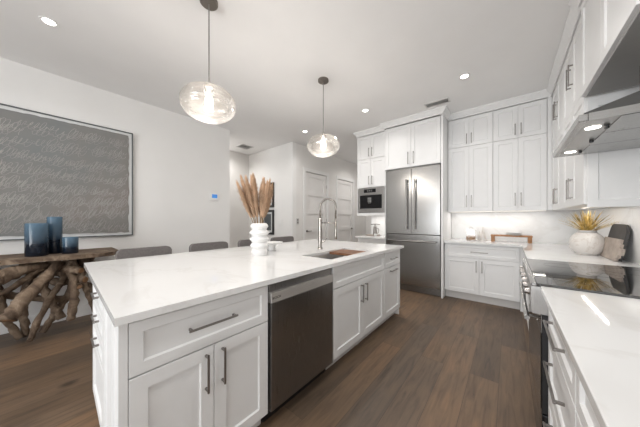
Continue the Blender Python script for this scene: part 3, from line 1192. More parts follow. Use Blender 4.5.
F.box(bm, 0.14, 0.40, 0.0065, 0.008, 1.795, 1.865)
dsp = obj('display', bm, 'blackglass', cm)
bm = bmesh.new()
F.box(bm, 0.22, 0.235, 0.0085, 0.009, 1.81, 1.85)
F.box(bm, 0.305, 0.32, 0.0085, 0.009, 1.81, 1.85)
disc_pts = [F.p(0.27, 0.0085, 1.83), F.p(0.27, 0.012, 1.83)]
tube(bm, disc_pts, 0.016, 14)
obj('buttons', bm, 'steel', dsp)
bm = bmesh.new()
F.box(bm, 0.235, 0.31, 0.0025, 0.03, 1.60, 1.695, 0.004)
F.box(bm, 0.25, 0.265, 0.0025, 0.026, 1.575, 1.599)
F.box(bm, 0.28, 0.295, 0.0025, 0.026, 1.575, 1.599)
obj('spout', bm, 'steel', cm)

# coffee nook base and counter
cabinet('white base cabinet under the coffee nook beside the refrigerator', FBy(TX0, 4.19), TW, 0.58, 0.10, 0.884, [
    ('drawer', 0.004, 0.608, 0.70, 0.872, ('h', 0.306, 0.79, 0.16)),
    ('door', 0.004, 0.304, 0.105, 0.694, ('v', 0.27, 0.58, 0.175)),
    ('door', 0.308, 0.608, 0.105, 0.694, ('v', 0.342, 0.58, 0.175))], toe=0.07)
tag(obj('nook_countertop', B(TX0 - 0.03, TX0 + TW - 0.004, 4.145, 4.779, CT0, CT1, bev=0.003), 'quartz'), 'short white quartz counter of the coffee nook beside the refrigerator', 'countertop')
tag(obj('backsplash', B(TX0 + 0.012, TX0 + TW - 0.004, 4.781, 4.799, CT1 + 0.0005, 1.90), 'splash'), 'white stone splashback of the coffee nook', 'backsplash')
# coffee set
kx, ky = -2.235, 4.55
kt = thing('serving_tray', 'small pale wooden board on the coffee nook counter', 'tray', (kx, ky, CT1))
obj('board', B(kx - 0.16, kx + 0.10, ky - 0.09, ky + 0.09, CT1 + 0.0006, CT1 + 0.022, bev=0.005), 'paleboard', kt)
kp = thing('coffee_press', 'small dark metal coffee press standing in the coffee nook', 'coffee press', (kx + 0.02, ky, CT1 + 0.023))
z = CT1 + 0.023
obj('pot', lathe(bmesh.new(), kx + 0.02, ky, [(0, z), (0.042, z), (0.045, z + 0.02), (0.038, z + 0.10), (0.030, z + 0.155), (0.034, z + 0.17), (0, z + 0.175)], 20), 'nickel', kp, smooth=True)
obj('lever', tube(bmesh.new(), [(kx - 0.07, ky, z + 0.215), (kx + 0.02, ky, z + 0.225), (kx + 0.13, ky, z + 0.215)], 0.009, 8), 'nickel', kp)
obj('plunger', tube(bmesh.new(), [(kx + 0.02, ky, z + 0.175), (kx + 0.02, ky, z + 0.222)], 0.012, 8), 'nickel', kp)
obj('handle', tube(bmesh.new(), smoothpath([(kx + 0.055, ky, z + 0.14), (kx + 0.10, ky, z + 0.12), (kx + 0.10, ky, z + 0.05), (kx + 0.066, ky, z + 0.03)], 4), 0.007, 8), 'nickel', kp)
kc = thing('espresso_cup', 'tiny white cup in front of the coffee press', 'cup', (kx + 0.10, ky - 0.14, CT1))
obj('cup', lathe(bmesh.new(), kx + 0.11, ky - 0.16, [(0, CT1 + 0.0006), (0.022, CT1 + 0.0006), (0.034, CT1 + 0.05), (0.031, CT1 + 0.05), (0, CT1 + 0.01)], 18), 'white', kc, smooth=True)

# back wall cabinets above the counter: two double cabinets, each two rows of doors
seamx = [-0.812, -0.505, -0.192, 0.102, 0.408]
for a, lab in [(0, 'white wall cabinet of four doors next to the refrigerator'), (2, 'white wall cabinet of four doors next to the room corner')]:
    x0, xm, x1 = seamx[a], seamx[a + 1], seamx[a + 2]
    F = FBy(x0, 4.45)
    w1, w2 = xm - x0, x1 - x0
    cabinet(lab, F, w2, 0.34, 1.39, 2.945, [
        ('door', 0.003, w1 - 0.0015, 2.465, 2.94, ('v', w1 - 0.033, 2.585, 0.165)),
        ('door', w1 + 0.0015, w2 - 0.003, 2.465, 2.94, ('v', w1 + 0.033, 2.585, 0.165)),
        ('door', 0.003, w1 - 0.0015, 1.393, 2.460, ('v', w1 - 0.033, 1.56, 0.19)),
        ('door', w1 + 0.0015, w2 - 0.003, 1.393, 2.460, ('v', w1 + 0.033, 1.56, 0.19))])
RUX = 0.455   # right wall upper door faces
bm = B(0.4095, RUX - 0.001, 4.445, 4.468, 1.39, 2.945)
tag(obj('corner_filler', bm, 'cab'), 'narrow white filler strip in the corner between the wall cabinets', 'filler strip')

# base cabinets on the back wall
F = FBy(-0.812, 4.19)
bw = 0.93
cabinet('white base cabinet with one wide drawer and two doors right of the refrigerator', F, bw, 0.58, 0.12, 0.884, [
    ('drawer', 0.004, bw - 0.004, 0.672, 0.872, ('h', bw / 2, 0.765, 0.22)),
    ('door', 0.004, bw / 2 - 0.002, 0.125, 0.666, ('v', bw / 2 - 0.036, 0.55, 0.175)),
    ('door', bw / 2 + 0.002, bw - 0.004, 0.125, 0.666, ('v', bw / 2 + 0.036, 0.55, 0.175))], toe=0.07)
bm = B(0.1195, 0.17, 4.192, 4.21, 0.0, 0.884)
tag(obj('base_filler', bm, 'cab'), 'narrow white filler between the base cabinets in the corner', 'filler strip')

# L countertop
bm = bmesh.new()
poly = [(-0.811, 4.15), (0.13, 4.15), (0.13, 2.702), (0.799, 2.702), (0.799, 4.799), (-0.811, 4.799)]
vb = [bm.verts.new((x, y, CT0)) for x, y in poly]
vt = [bm.verts.new((x, y, CT1)) for x, y in poly]
bm.faces.new(list(reversed(vb)))
bm.faces.new(vt)
for i in range(6):
    j = (i + 1) % 6
    bm.faces.new((vb[i], vb[j], vt[j], vt[i]))
es = [e for e in bm.edges if e.calc_face_angle(0) > 1.0]
bmesh.ops.bevel(bm, geom=es, offset=0.003, segments=2, affect='EDGES')
tag(obj('corner_countertop', bm, 'quartz'), 'L shaped white quartz counter running from the refrigerator round to the range', 'countertop')
tag(obj('backsplash', B(-0.811, 0.78, 4.782, 4.799, CT1 + 0.0005, 1.389), 'splash'), 'white stone splashback on the back wall under the wall cabinets', 'backsplash')
bm = bmesh.new()
box(bm, 0.782, 0.799, 2.70, 4.781, CT1 + 0.0005, 1.383)
box(bm, 0.782, 0.799, 1.67, 2.6995, CT1 + 0.0005, 2.20)
box(bm, 0.782, 0.799, -0.6, 1.6695, CT1 + 0.0005, 1.45)
tag(obj('backsplash', bm, 'splash'), 'veined white stone splashback along the right wall behind the range', 'backsplash')

# under cabinet light bars
def ledbar(x0, x1, y0, y1, z, label, power):
    tag(obj('under_cabinet_light', B(x0, x1, y0, y1, z - 0.003, z - 0.0006), 'led'), label, 'light bar')
    lx, ly = abs(x1 - x0), abs(y1 - y0)
    area('under_cabinet_glow', ((x0 + x1) / 2, (y0 + y1) / 2, z - 0.006), (0, 0, 0), lx, ly, power, (1.0, 0.965, 0.92))


ledbar(-0.78, 0.40, 4.55, 4.57, 1.39, 'slim light bar under the back wall cabinets', 2.0)
ledbar(0.596, 0.610, 2.85, 3.65, 1.385, 'slim light bar under the right wall cabinets', 0.9)
ledbar(TX0 + 0.05, TX0 + TW - 0.05, 4.55, 4.575, 1.36, 'slim light bar under the coffee machine', 1.3)

# ------------------------------------------------------------ right wall: uppers, hood, range, bases
def FR(x, y1):
    # u runs towards the camera from y1
    return Face((x, y1, 0), (0, -1, 0), (-1, 0, 0))


rw = [(4.445, 3.60), (3.60, 2.72)]
labs = ['white right wall cabinet of four doors next to the room corner', 'white right wall cabinet of four doors beside the range hood']
for (ya, yb), lab in zip(rw, labs):
    L = ya - yb
    F = FR(RUX, ya)
    m = L / 2
    cabinet(lab, F, L, 0.325, 1.385, 2.945, [
        ('door', 0.003, m - 0.0015, 2.278, 2.94, ('v', m - 0.045, 2.60, 0.20)),
        ('door', m + 0.0015, L - 0.003, 2.278, 2.94, ('v', m + 0.045, 2.60, 0.20)),
        ('door', 0.003, m - 0.0015, 1.388, 2.273, ('v', m - 0.045, 1.55, 0.19)),
        ('door', m + 0.0015, L - 0.003, 1.388, 2.273, ('v', m + 0.045, 1.55, 0.19))])
# decorative end panel of the uppers, facing the hood
F = Face((0.470, 2.718, 0), (1, 0, 0), (0, -1, 0))
tag(obj('end_panel', shaker_bm(F, 0.0, 0.308, 1.36, 2.19, t=0.018, rail=0.055, n=0.019), 'cab'), 'white framed end panel of the wall cabinets behind the hood', 'panel')

# cabinet above the hood
F = FR(0.435, 2.690)
L = 1.015
hc = cabinet('white two door cabinet boxed in above the range hood', F, L, 0.345, 2.215, 2.945, [
    ('door', 0.003, L / 2 - 0.002, 2.22, 2.94, None), ('door', L / 2 + 0.002, L - 0.003, 2.22, 2.94, None)])

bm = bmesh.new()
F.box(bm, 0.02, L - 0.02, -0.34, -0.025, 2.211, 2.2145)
obj('underside_sheet', bm, 'sheet', hc, label='grey liner under the cabinet')  # thin grey sheet below the white cabinet, darker than its paint
# range hood
hd = thing('range_hood', 'stainless canopy range hood with two lit lamps under the right wall cabinet', 'range hood', (0.53, 2.17, 1.77))
HY0, HY1 = 1.785, 2.695
def hood_prism(prof, y0, y1):
    bm = bmesh.new()
    a = [bm.verts.new((x, y0, z)) for x, z in prof]
    b = [bm.verts.new((x, y1, z)) for x, z in prof]
    bm.faces.new(a)
    bm.faces.new(list(reversed(b)))
    for i in range(len(prof)):
        j = (i + 1) % len(prof)
        bm.faces.new((a[i], b[i], b[j], a[j]))
    return bm


obj('canopy', hood_prism([(0.30, 1.8135), (0.30, 1.818), (0.78, 1.97), (0.78, 1.8135)], HY0 + 0.002, HY1 - 0.002), 'hoodside', hd)
bm = bmesh.new()
box(bm, 0.280, 0.315, HY0, HY1, 1.775, 1.8130, 0.004)
box(bm, 0.3152, 0.78, HY0, HY0 + 0.010, 1.775, 1.8130)
box(bm, 0.3152, 0.78, HY1 - 0.010, HY1, 1.775, 1.8130)
obj('lip', bm, 'steel', hd)
bm = bmesh.new()
box(bm, 0.316, 0.78, HY0 + 0.012, HY1 - 0.012, 1.778, 1.7945)
obj('underside_panel', bm, 'steelv', hd)
bm = bmesh.new()
for k in range(3):
    y0 = HY0 + 0.015 + k * 0.295
    box(bm, 0.425, 0.735, y0, y0 + 0.29, 1.7735, 1.7775)
obj('baffle_filter', bm, 'steel', hd)
for y in (1.95, 2.56):
    lp = obj('lamp', disc(bmesh.new(), 0.360, y, 1.7755, 1.7778, 0.030), 'hoodlens', hd)
    l = area('hood_spot', (0.360, y, 1.768), (0, 0, 0), 0.06, 0.06, 0.22, (1.0, 0.94, 0.86), 2.4, 'DISK')
for y in (1.95, 2.25, 2.56):
    obj('knob', lathe(bmesh.new(), 0.410, y, [(0, 1.7775), (0.010, 1.7775), (0.010, 1.764), (0.008, 1.761), (0, 1.761)], 16), 'black', hd)
obj('duct_cover', B(0.62, 0.78, 2.02, 2.34, 1.99, 2.209), 'steel', hd)

# crown moulding over all wall cabinets
def crown(name, path, closed=False):
    """path: list of (x, y) front line; sweeps the profile outwards to the right of travel."""
    prof = [(0.0, 2.948), (0.012, 2.948), (0.012, 2.975), (0.022, 2.985), (0.042, 3.010), (0.058, 3.025), (0.058, 3.049), (0.0, 3.049)]
    bm = bmesh.new()
    P = [Vector((x, y)) for x, y in path]
    rings = []
    for i, p in enumerate(P):
        d0 = (P[i] - P[i - 1]).normalized() if i > 0 else None
        d1 = (P[i + 1] - P[i]).normalized() if i < len(P) - 1 else None
        n0 = Vector((d0.y, -d0.x)) if d0 else None
        n1 = Vector((d1.y, -d1.x)) if d1 else None
        if n0 is None:
            mv = n1
        elif n1 is None:
            mv = n0
        else:
            mv = (n0 + n1) / (1 + n0.dot(n1))
        rings.append([bm.verts.new((p.x + mv.x * o_, p.y + mv.y * o_, z_)) for o_, z_ in prof])
    for r0, r1 in zip(rings, rings[1:]):
        n = len(prof)
        for i in range(n):
            j = (i + 1) % n
            bm.faces.new((r0[i], r0[j], r1[j], r1[i]))
    bm.faces.new(rings[0])
    bm.faces.new(list(reversed(rings[-1])))
    return struct(name, bm, 'cab')


crown('trim_1', [(-2.43, 4.78), (-2.43, 4.17), (-1.80, 4.17), (-1.80, 4.08), (-0.815, 4.08), (-0.815, 4.45), (0.455, 4.45), (0.455, 2.70), (0.435, 2.70), (0.435, 1.672), (0.78, 1.672)])

# range
rg = thing('range', 'stainless range with black glass cooktop on the right side', 'range', (0.46, 2.195, 0))
RY0, RY1 = 1.692, 2.698
RXF = 0.135
bm = B(RXF + 0.045, 0.775, RY0 + 0.001, RY1 - 0.001, 0.10, 0.9095)
obj('body', bm, 'black', rg)
bm = B(RXF + 0.07, 0.775, RY0 + 0.02, RY1 - 0.02, 0.0, 0.0995)
obj('toe_kick', bm, 'black', rg)
bm = B(0.115, 0.775, RY0, RY1, 0.910, 0.9255, bev=0.002)
ck = obj('cooktop', bm, 'cookglass', rg)
bm = bmesh.new()
box(bm, 0.092, 0.1145, RY0, RY1, 0.908, 0.9265, 0.003)
obj('front_trim', bm, 'steel', rg)
for x, y, r in [(0.29, 1.93, 0.105), (0.29, 2.44, 0.085), (0.60, 1.93, 0.08), (0.60, 2.44, 0.115), (0.45, 2.19, 0.07)]:
    bm = lathe(bmesh.new(), x, y, [(r, 0.9256), (r + 0.002, 0.9256), (r + 0.002, 0.9259), (r, 0.9259), (r, 0.9256)], 40)
    obj('burner_ring', bm, 'ring', ck)
bm = bmesh.new()
vs = [(0.098, 0.762), (0.092, 0.800), (0.092, 0.907), (0.178, 0.907), (0.178, 0.762)]
a = [bm.verts.new((x, RY0 + 0.001, z)) for x, z in vs]
b = [bm.verts.new((x, RY1 - 0.001, z)) for x, z in vs]
bm.faces.new(a)
bm.faces.new(list(reversed(b)))
for i in range(5):
    j = (i + 1) % 5
    bm.faces.new((a[i], b[i], b[j], a[j]))
cp = obj('control_panel', bm, 'steelv', rg)
for k in range(6):
    y = RY0 + 0.12 + k * 0.153
    obj('knob', tube(bmesh.new(), [(0.0915, y, 0.852), (0.070, y, 0.852)], [0.021, 0.018], 18), 'nickel', cp)
bm = B(RXF, RXF + 0.044, RY0 + 0.004, RY1 - 0.004, 0.235, 0.757, bev=0.003)
od = obj('oven_door', bm, 'black', rg)
obj('door_frame', B(RXF - 0.0025, RXF - 0.0003, RY0 + 0.006, RY1 - 0.006, 0.662, 0.755), 'steel', od)
obj('oven_window', B(RXF - 0.0035, RXF - 0.0005, RY0 + 0.02, RY1 - 0.02, 0.25, 0.66, bev=0.001), 'blackglass', od)
bm = tube(bmesh.new(), [(0.078, RY0 + 0.05, 0.715), (0.078, RY1 - 0.05, 0.715)], 0.0125, 12)
for y in (RY0 + 0.10, RY1 - 0.10):
    tube(bm, [(RXF - 0.0006, y, 0.715), (0.08, y, 0.715)], 0.009, 8)
obj('oven_handle', bm, 'steel', od)
obj('warming_drawer', B(RXF, RXF + 0.044, RY0 + 0.004, RY1 - 0.004, 0.105, 0.228, bev=0.003), 'blackglass', rg)

# right base cabinets
RBX = 0.158
labs = ['white three drawer base cabinet on the right, next to the range', 'white drawer base cabinet on the right, nearest the viewer', 'white drawer base cabinet on the right, behind the viewer']
for i, (ya, yb) in enumerate([(1.686, 1.045), (1.043, 0.405), (0.403, -0.40)]):
    L = ya - yb
    F = FR(RBX, ya)
    if i == 0:
        fronts = [('drawer', 0.004, L - 0.004, 0.690, 0.872, ('h', L / 2, 0.785, 0.32)),
                  ('drawer', 0.004, L - 0.004, 0.400, 0.684, ('h', L / 2, 0.590, 0.32)),
                  ('drawer', 0.004, L - 0.004, 0.105, 0.394, ('h', L / 2, 0.300, 0.32))]
    else:
        fronts = [('drawer', 0.004, L - 0.004, 0.690, 0.872, ('h', L * 0.62, 0.785, 0.20)),
                  ('drawer', 0.004, L - 0.004, 0.105, 0.684, ('h', L * 0.62, 0.600, 0.20))]
    cabinet(labs[i], F, L, 0.60, 0.10, 0.884, fronts, toe=0.07)
tag(obj('right_countertop', B(0.13, 0.78, -0.45, 1.687, CT0, CT1, bev=0.003), 'quartz'), 'white quartz counter at the right, in front of the range', 'countertop')
F = FR(RBX, 4.15)
cabinet('white corner base cabinet between the range and the back cabinets', F, 1.445, 0.60, 0.10, 0.884, [
    ('door', 0.40, 0.92, 0.105, 0.872, None), ('door', 0.924, 1.441, 0.105, 0.872, ('v', 1.40, 0.75, 0.175))], toe=0.07)

# ------------------------------------------------------------ things on the right counter
px, py = 0.600, 3.46
z = CT1
prof = [(0, z + 0.0006), (0.075, z + 0.0006), (0.078, z + 0.012)]
for k in range(13):
    a = -0.95 + 2.05 * k / 12
    prof.append((0.124 * math.cos(a) ** 0.92 if math.cos(a) > 0 else 0, z + 0.112 + 0.112 * math.sin(a) / math.sin(1.1)))
prof += [(0.070, z + 0.222), (0.064, z + 0.235), (0.071, z + 0.243), (0.062, z + 0.243), (0.055, z + 0.225), (0.05, z + 0.15), (0, z + 0.14)]
tag(obj('round_vase', lathe(bmesh.new(), px, py, prof, 40), 'stonevase', smooth=True), 'round pale stoneware vase with thin veins behind the cooktop', 'vase')
pl = thing('grass_plant', 'spiky golden grass bunch in the round stoneware vase', 'plant', (px, py, z + 0.16))
bm = bmesh.new()
rnd = random.Random(11)
for k in range(130):
    an = rnd.random() * 2 * PI
    el = rnd.uniform(0.08, 1.0)
    L = rnd.uniform(0.19, 0.28)
    d = Vector((math.cos(an) * math.sin(el), math.sin(an) * math.sin(el), math.cos(el)))
    s = Vector((-math.sin(an), math.cos(an), 0))
    st = Vector((px + math.cos(an) * 0.025 * rnd.random(), py + math.sin(an) * 0.025 * rnd.random(), z + 0.215))
    w0 = rnd.uniform(0.004, 0.007)
    prev = None
    for q in range(5):
        t = q / 4
        p = st + d * L * t + Vector((d.x, d.y, -0.5)) * (0.05 * t * t)
        p.x = min(p.x, 0.772)
        ww = w0 * (1 - t) ** 0.7 + 0.0003
        cur = [bm.verts.new(p - s * ww), bm.verts.new(p + d.cross(s) * ww * 0.3), bm.verts.new(p + s * ww)]
        if prev:
            bm.faces.new((prev[0], prev[1], cur[1], cur[0]))
            bm.faces.new((prev[1], prev[2], cur[2], cur[1]))
        prev = cur
obj('blades', bm, 'plant', pl)
bm = lathe(bmesh.new(), px, py, [(0, z + 0.16), (0.03, z + 0.16), (0.03, z + 0.218), (0, z + 0.222)], 12)
obj('root_ball', bm, 'plant', pl)


def leaning_board(poly, thick, foot, yaw, lean, mat, name, label):
    """poly in board plane (s along the counter, h up); leans back towards +X at the top."""
    bm = bmesh.new()
    def T(s, h, n):
        # n: thickness direction towards the room (-X side)
        x = -n * math.cos(lean) + h * math.sin(lean)
        zz = h * math.cos(lean) + n * math.sin(lean)
        y = s
        c, q = math.cos(yaw), math.sin(yaw)
        return (foot[0] + x * c - y * q, foot[1] + x * q + y * c, foot[2] + zz)
    a = [bm.verts.new(T(s, h, 0)) for s, h in poly]
    b = [bm.verts.new(T(s, h, thick)) for s, h in poly]
    bm.faces.new(a)
    bm.faces.new(list(reversed(b)))
    n = len(poly)
    for i in range(n):
        j = (i + 1) % n
        bm.faces.new((a[i], b[i], b[j], a[j]))
    es = [e for e in bm.edges if e.calc_face_angle(0) > 0.9]
    bmesh.ops.bevel(bm, geom=es, offset=0.003, segments=2, affect='EDGES')
    return tag(obj(name, bm, mat), label, 'cutting board')


# dark board with rounded top
poly = [(-0.20, 0.0), (0.24, 0.0)]
for k in range(7):
    a = k / 6 * PI / 2
    poly.append((0.20 - 0.06 + 0.06 * math.cos(a), 0.31 - 0.06 + 0.06 * math.sin(a)))
for k in range(7):
    a = PI / 2 + k / 6 * PI / 2
    poly.append((-0.20 + 0.10 + 0.10 * math.cos(a), 0.31 - 0.10 + 0.10 * math.sin(a)))
leaning_board(poly, 0.020, (0.722, 3.25, CT1 + 0.0008), 0.0, 0.17, 'greyboard', 'cutting_board', 'dark charcoal board with rounded top leaning on the right splashback')
# pale board with a notched handle
poly = [(-0.20, 0.0), (0.20, 0.0), (0.19, 0.185), (-0.20, 0.185), (-0.20, 0.15), (-0.235, 0.145), (-0.235, 0.115), (-0.29, 0.11), (-0.29, 0.06), (-0.235, 0.055), (-0.235, 0.03), (-0.20, 0.025)]
leaning_board(poly, 0.020, (0.697, 3.24, CT1 + 0.001), 0.0, 0.17, 'paleboard', 'cutting_board', 'pale grey wood board with stub handle leaning on the charcoal board')

# ------------------------------------------------------------ things on the back counter
tb = thing('wooden_riser', 'long honey wood riser bench on the back counter', 'riser', (0.035, 4.62, CT1))
obj('top', B(-0.225, 0.265, 4.52, 4.70, CT1 + 0.085, CT1 + 0.107, bev=0.003), 'wood', tb)
for x in (-0.20, 0.24):
    obj('leg', B(x - 0.025 if x > 0 else x - 0.02, x + 0.02 if x > 0 else x + 0.025, 4.53, 4.69, CT1 + 0.0006, CT1 + 0.0845, bev=0.002), 'wood', tb)
for k in range(3):
    zz = CT1 + 0.1075 + k * 0.0155
    bm = lathe(bmesh.new(), 0.06, 4.61, [(0, zz), (0.06, zz), (0.098, zz + 0.011), (0.102, zz + 0.015), (0.096, zz + 0.0148), (0.058, zz + 0.006), (0, zz + 0.006)], 32)
    tag(obj('plate', bm, 'white', smooth=True), ['white side plate, lowest of the stack on the wooden riser', 'white side plate, middle of the stack on the wooden riser', 'white side plate, topmost of the stack on the wooden riser'][k], 'plate', 'plates stacked on the riser')

# glass canister with wire handle
gx, gy = -0.49, 4.56
gc = thing('glass_canister', 'square glass canister half filled with brown biscuits on the back counter', 'canister', (gx, gy, CT1))
bm = bmesh.new()
hw = 0.065
for q in [(-hw, -hw + 0.004, -hw, hw), (hw - 0.004, hw, -hw, hw), (-hw + 0.004, hw - 0.004, -hw, -hw + 0.004), (-hw + 0.004, hw - 0.004, hw - 0.004, hw)]:
    box(bm, gx + q[0], gx + q[1], gy + q[2], gy + q[3], CT1 + 0.0006, CT1 + 0.175)
obj('jar', bm, 'jarglass', gc)
obj('contents', B(gx - hw + 0.006, gx + hw - 0.006, gy - hw + 0.006, gy + hw - 0.006, CT1 + 0.001, CT1 + 0.075, bev=0.006), 'biscuit', gc)
obj('lid', B(gx - hw - 0.006, gx + hw + 0.006, gy - hw - 0.006, gy + hw + 0.006, CT1 + 0.176, CT1 + 0.186, bev=0.002), 'white', gc)
obj('handle', tube(bmesh.new(), smoothpath([(gx - 0.02, gy, CT1 + 0.1865), (gx - 0.016, gy, CT1 + 0.215), (gx + 0.016, gy, CT1 + 0.215), (gx + 0.02, gy, CT1 + 0.1865)], 5), 0.003, 6), 'nickel', gc)
for (x, y, s, lab) in [(-0.375, 4.62, 0.72, 'shorter pale conical bottle beside the glass canister'), (-0.325, 4.58, 1.0, 'taller pale conical bottle beside the glass canister')]:
    zz = CT1 + 0.0006
    prof = [(0, zz), (0.040 * s, zz), (0.043 * s, zz + 0.01), (0.036 * s, zz + 0.08 * s), (0.016 * s, zz + 0.17 * s), (0.010 * s, zz + 0.20 * s), (0.011 * s, zz + 0.215 * s), (0, zz + 0.22 * s)]
    tag(obj('bottle', lathe(bmesh.new(), x, y, prof, 24), 'stonevase', smooth=True), lab, 'bottle', 'conical bottles on the back counter')

# ------------------------------------------------------------ left wall: artwork, console, vases
at = thing('artwork', 'large grey canvas of pale looping scribbles in a thin dark frame on the left wall', 'artwork', (XL + 0.02, -0.30, 1.03))
AX = XL + 0.001
y0, y1, z0, z1 = -1.47, 0.868, 1.032, 2.53
bm = bmesh.new()
fw = 0.012
for q in [(y0, y1, z0, z0 + fw), (y0, y1, z1 - fw, z1), (y0, y0 + fw, z0 + fw, z1 - fw), (y1 - fw, y1, z0 + fw, z1 - fw)]:
    box(bm, AX, AX + 0.045, *q)
obj('frame', bm, 'frame', at)
obj('mount', B(AX, AX + 0.030, y0 + fw, y1 - fw, z0 + fw, z1 - fw), 'mat', at)
# canvas with a slightly torn edge
bm = bmesh.new()
ins = 0.048
pts = []
rnd = random.Random(5)
def edge(p0, p1, n):
    for k in range(n):
        t = k / n
        pts.append((p0[0] + (p1[0] - p0[0]) * t + rnd.uniform(-0.006, 0.006), p0[1] + (p1[1] - p0[1]) * t + rnd.uniform(-0.006, 0.006)))
c = [(y0 + ins, z0 + ins), (y1 - ins, z0 + ins), (y1 - ins, z1 - ins), (y0 + ins, z1 - ins)]
for i in range(4):
    edge(c[i], c[(i + 1) % 4], 50 if i % 2 == 0 else 30)
a = [bm.verts.new((AX + 0.0305, y, z_)) for y, z_ in pts]
b = [bm.verts.new((AX + 0.036, y, z_)) for y, z_ in pts]
bm.faces.new(list(reversed(a)))
bm.faces.new(b)
for i in range(len(pts)):
    j = (i + 1) % len(pts)
    bm.faces.new((a[i], a[j], b[j], b[i]))
obj('canvas', bm, 'art', at)

# rows of looping, unreadable brush strokes
rnd = random.Random(21)
bm = bmesh.new()
X0 = AX + 0.0362
zrow = z0 + 0.13
while zrow < z1 - 0.09:
    for rep in range(3):
        y = y0 + 0.08 + rnd.uniform(0, 0.05)
        while y < y1 - 0.12:
            L = rnd.uniform(0.14, 0.42)
            L = min(L, y1 - 0.075 - y)
            amp = rnd.uniform(0.030, 0.080)
            step = rnd.uniform(0.024, 0.045)
            ph = rnd.uniform(0, 6)
            pts = []
            n = int(L / step * 10)
            zr = zrow + rnd.uniform(-0.045, 0.045)
            for k in range(n):
                u = k / 10 * 2 * PI
                a_ = amp * (0.65 + 0.5 * math.sin(u * 0.21 + ph) + 0.25 * math.sin(u * 0.53 + 2 * ph))
                zz = zr + a_ * math.sin(u)
                yy = y + k / n * L + 0.45 * a_ * math.cos(u + 0.6) + 0.75 * (zz - zr)
                pts.append((min(max(yy, y0 + 0.06), y1 - 0.06), min(max(zz, z0 + 0.06), z1 - 0.06)))
            wd = rnd.uniform(0.0011, 0.0024)
            prev = None
            for k in range(len(pts)):
                p = pts[k]
                q = pts[min(k + 1, len(pts) - 1)]
                o_ = pts[max(k - 1, 0)]
                dy_, dz_ = q[0] - o_[0], q[1] - o_[1]
                m_ = math.hypot(dy_, dz_) or 1
                ww = wd * (0.6 + 0.6 * abs(math.sin(k * 0.37 + ph)))
                ny, nz = -dz_ / m_ * ww, dy_ / m_ * ww
                cur = [bm.verts.new((X0, p[0] + ny, p[1] + nz)), bm.verts.new((X0 + 0.0014, p[0], p[1])), bm.verts.new((X0, p[0] - ny, p[1] - nz))]
                if prev:
                    bm.faces.new((prev[0], prev[1], cur[1], cur[0]))
                    bm.faces.new((prev[1], prev[2], cur[2], cur[1]))
                prev = cur
            y += L + rnd.uniform(0.0, 0.10)
    zrow += 0.165
obj('brush_strokes', bm, 'stroke', at)

# root console table
TZ = 0.88
ct = thing('root_console', 'rustic console table of tangled driftwood roots below the artwork', 'console table', (-3.95, -0.35, 0))
bm = bmesh.new()
outline = []
rnd = random.Random(9)
ye0, ye1 = -1.35, 0.63
n = 26
for k in range(n + 1):
    t = k / n
    outline.append((-4.26, ye0 + (ye1 - ye0) * t))
for k in range(n + 1):
    t = 1 - k / n
    outline.append((-3.64 + 0.035 * math.sin(t * 17) + 0.02 * math.sin(t * 41 + 1) - 0.12 * (t > 0.97), ye0 + (ye1 - ye0) * t))
a = [bm.verts.new((x, y, TZ - 0.045)) for x, y in outline]
b = [bm.verts.new((x, y, TZ)) for x, y in outline]
bm.faces.new(list(reversed(a)))
bm.faces.new(b)
for i in range(len(outline)):
    j = (i + 1) % len(outline)
    bm.faces.new((a[i], a[j], b[j], b[i]))
es = [e for e in bm.edges if abs(e.verts[0].co.z - e.verts[1].co.z) < 1e-6 and e.calc_face_angle(0) > 1.2]
bmesh.ops.bevel(bm, geom=es, offset=0.012, segments=2, affect='EDGES')
obj('tabletop', bm, 'root', ct)


def root(pts, rad, cut=True, seed=0):
    rnd = random.Random(seed)
    P = smoothpath(pts, 7)
    R = [q * 0.78 for q in interp(rad, len(P))]
    bm = bmesh.new()
    P = [p + Vector((rnd.uniform(-1, 1), rnd.uniform(-1, 1), rnd.uniform(-1, 1))) * R[i] * 0.14 for i, p in enumerate(P)]
    R = [r * rnd.uniform(0.88, 1.13) for r in R]
    seg = 11
    tube(bm, P, R, seg)
    for v in bm.verts:
        v.co.z = max(0.001, v.co.z)
    for v in bm.verts:
        v.co += Vector((rnd.uniform(-1, 1), rnd.uniform(-1, 1), rnd.uniform(-1, 1) if v.co.z > 0.03 else 0)) * 0.007
    top = TZ - 0.046
    for v in bm.verts:
        v.co.z = min(v.co.z, top)
        v.co.z = max(0.0005, v.co.z)
        v.co.x = max(v.co.x, -4.28)
    r = obj('root', bm, 'root', ct, smooth=True)
    if cut:
        d = (P[-1] - P[-2]).normalized()
        bm = tube(bmesh.new(), [P[-1] + d * 0.0015, P[-1] + d * 0.006], [R[-1] * 0.90, R[-1] * 0.86], 14)
        for v in bm.verts:
            v.co.z = max(0.001, v.co.z)
        obj('sawn_end', bm, 'rootcut', r)
    return r


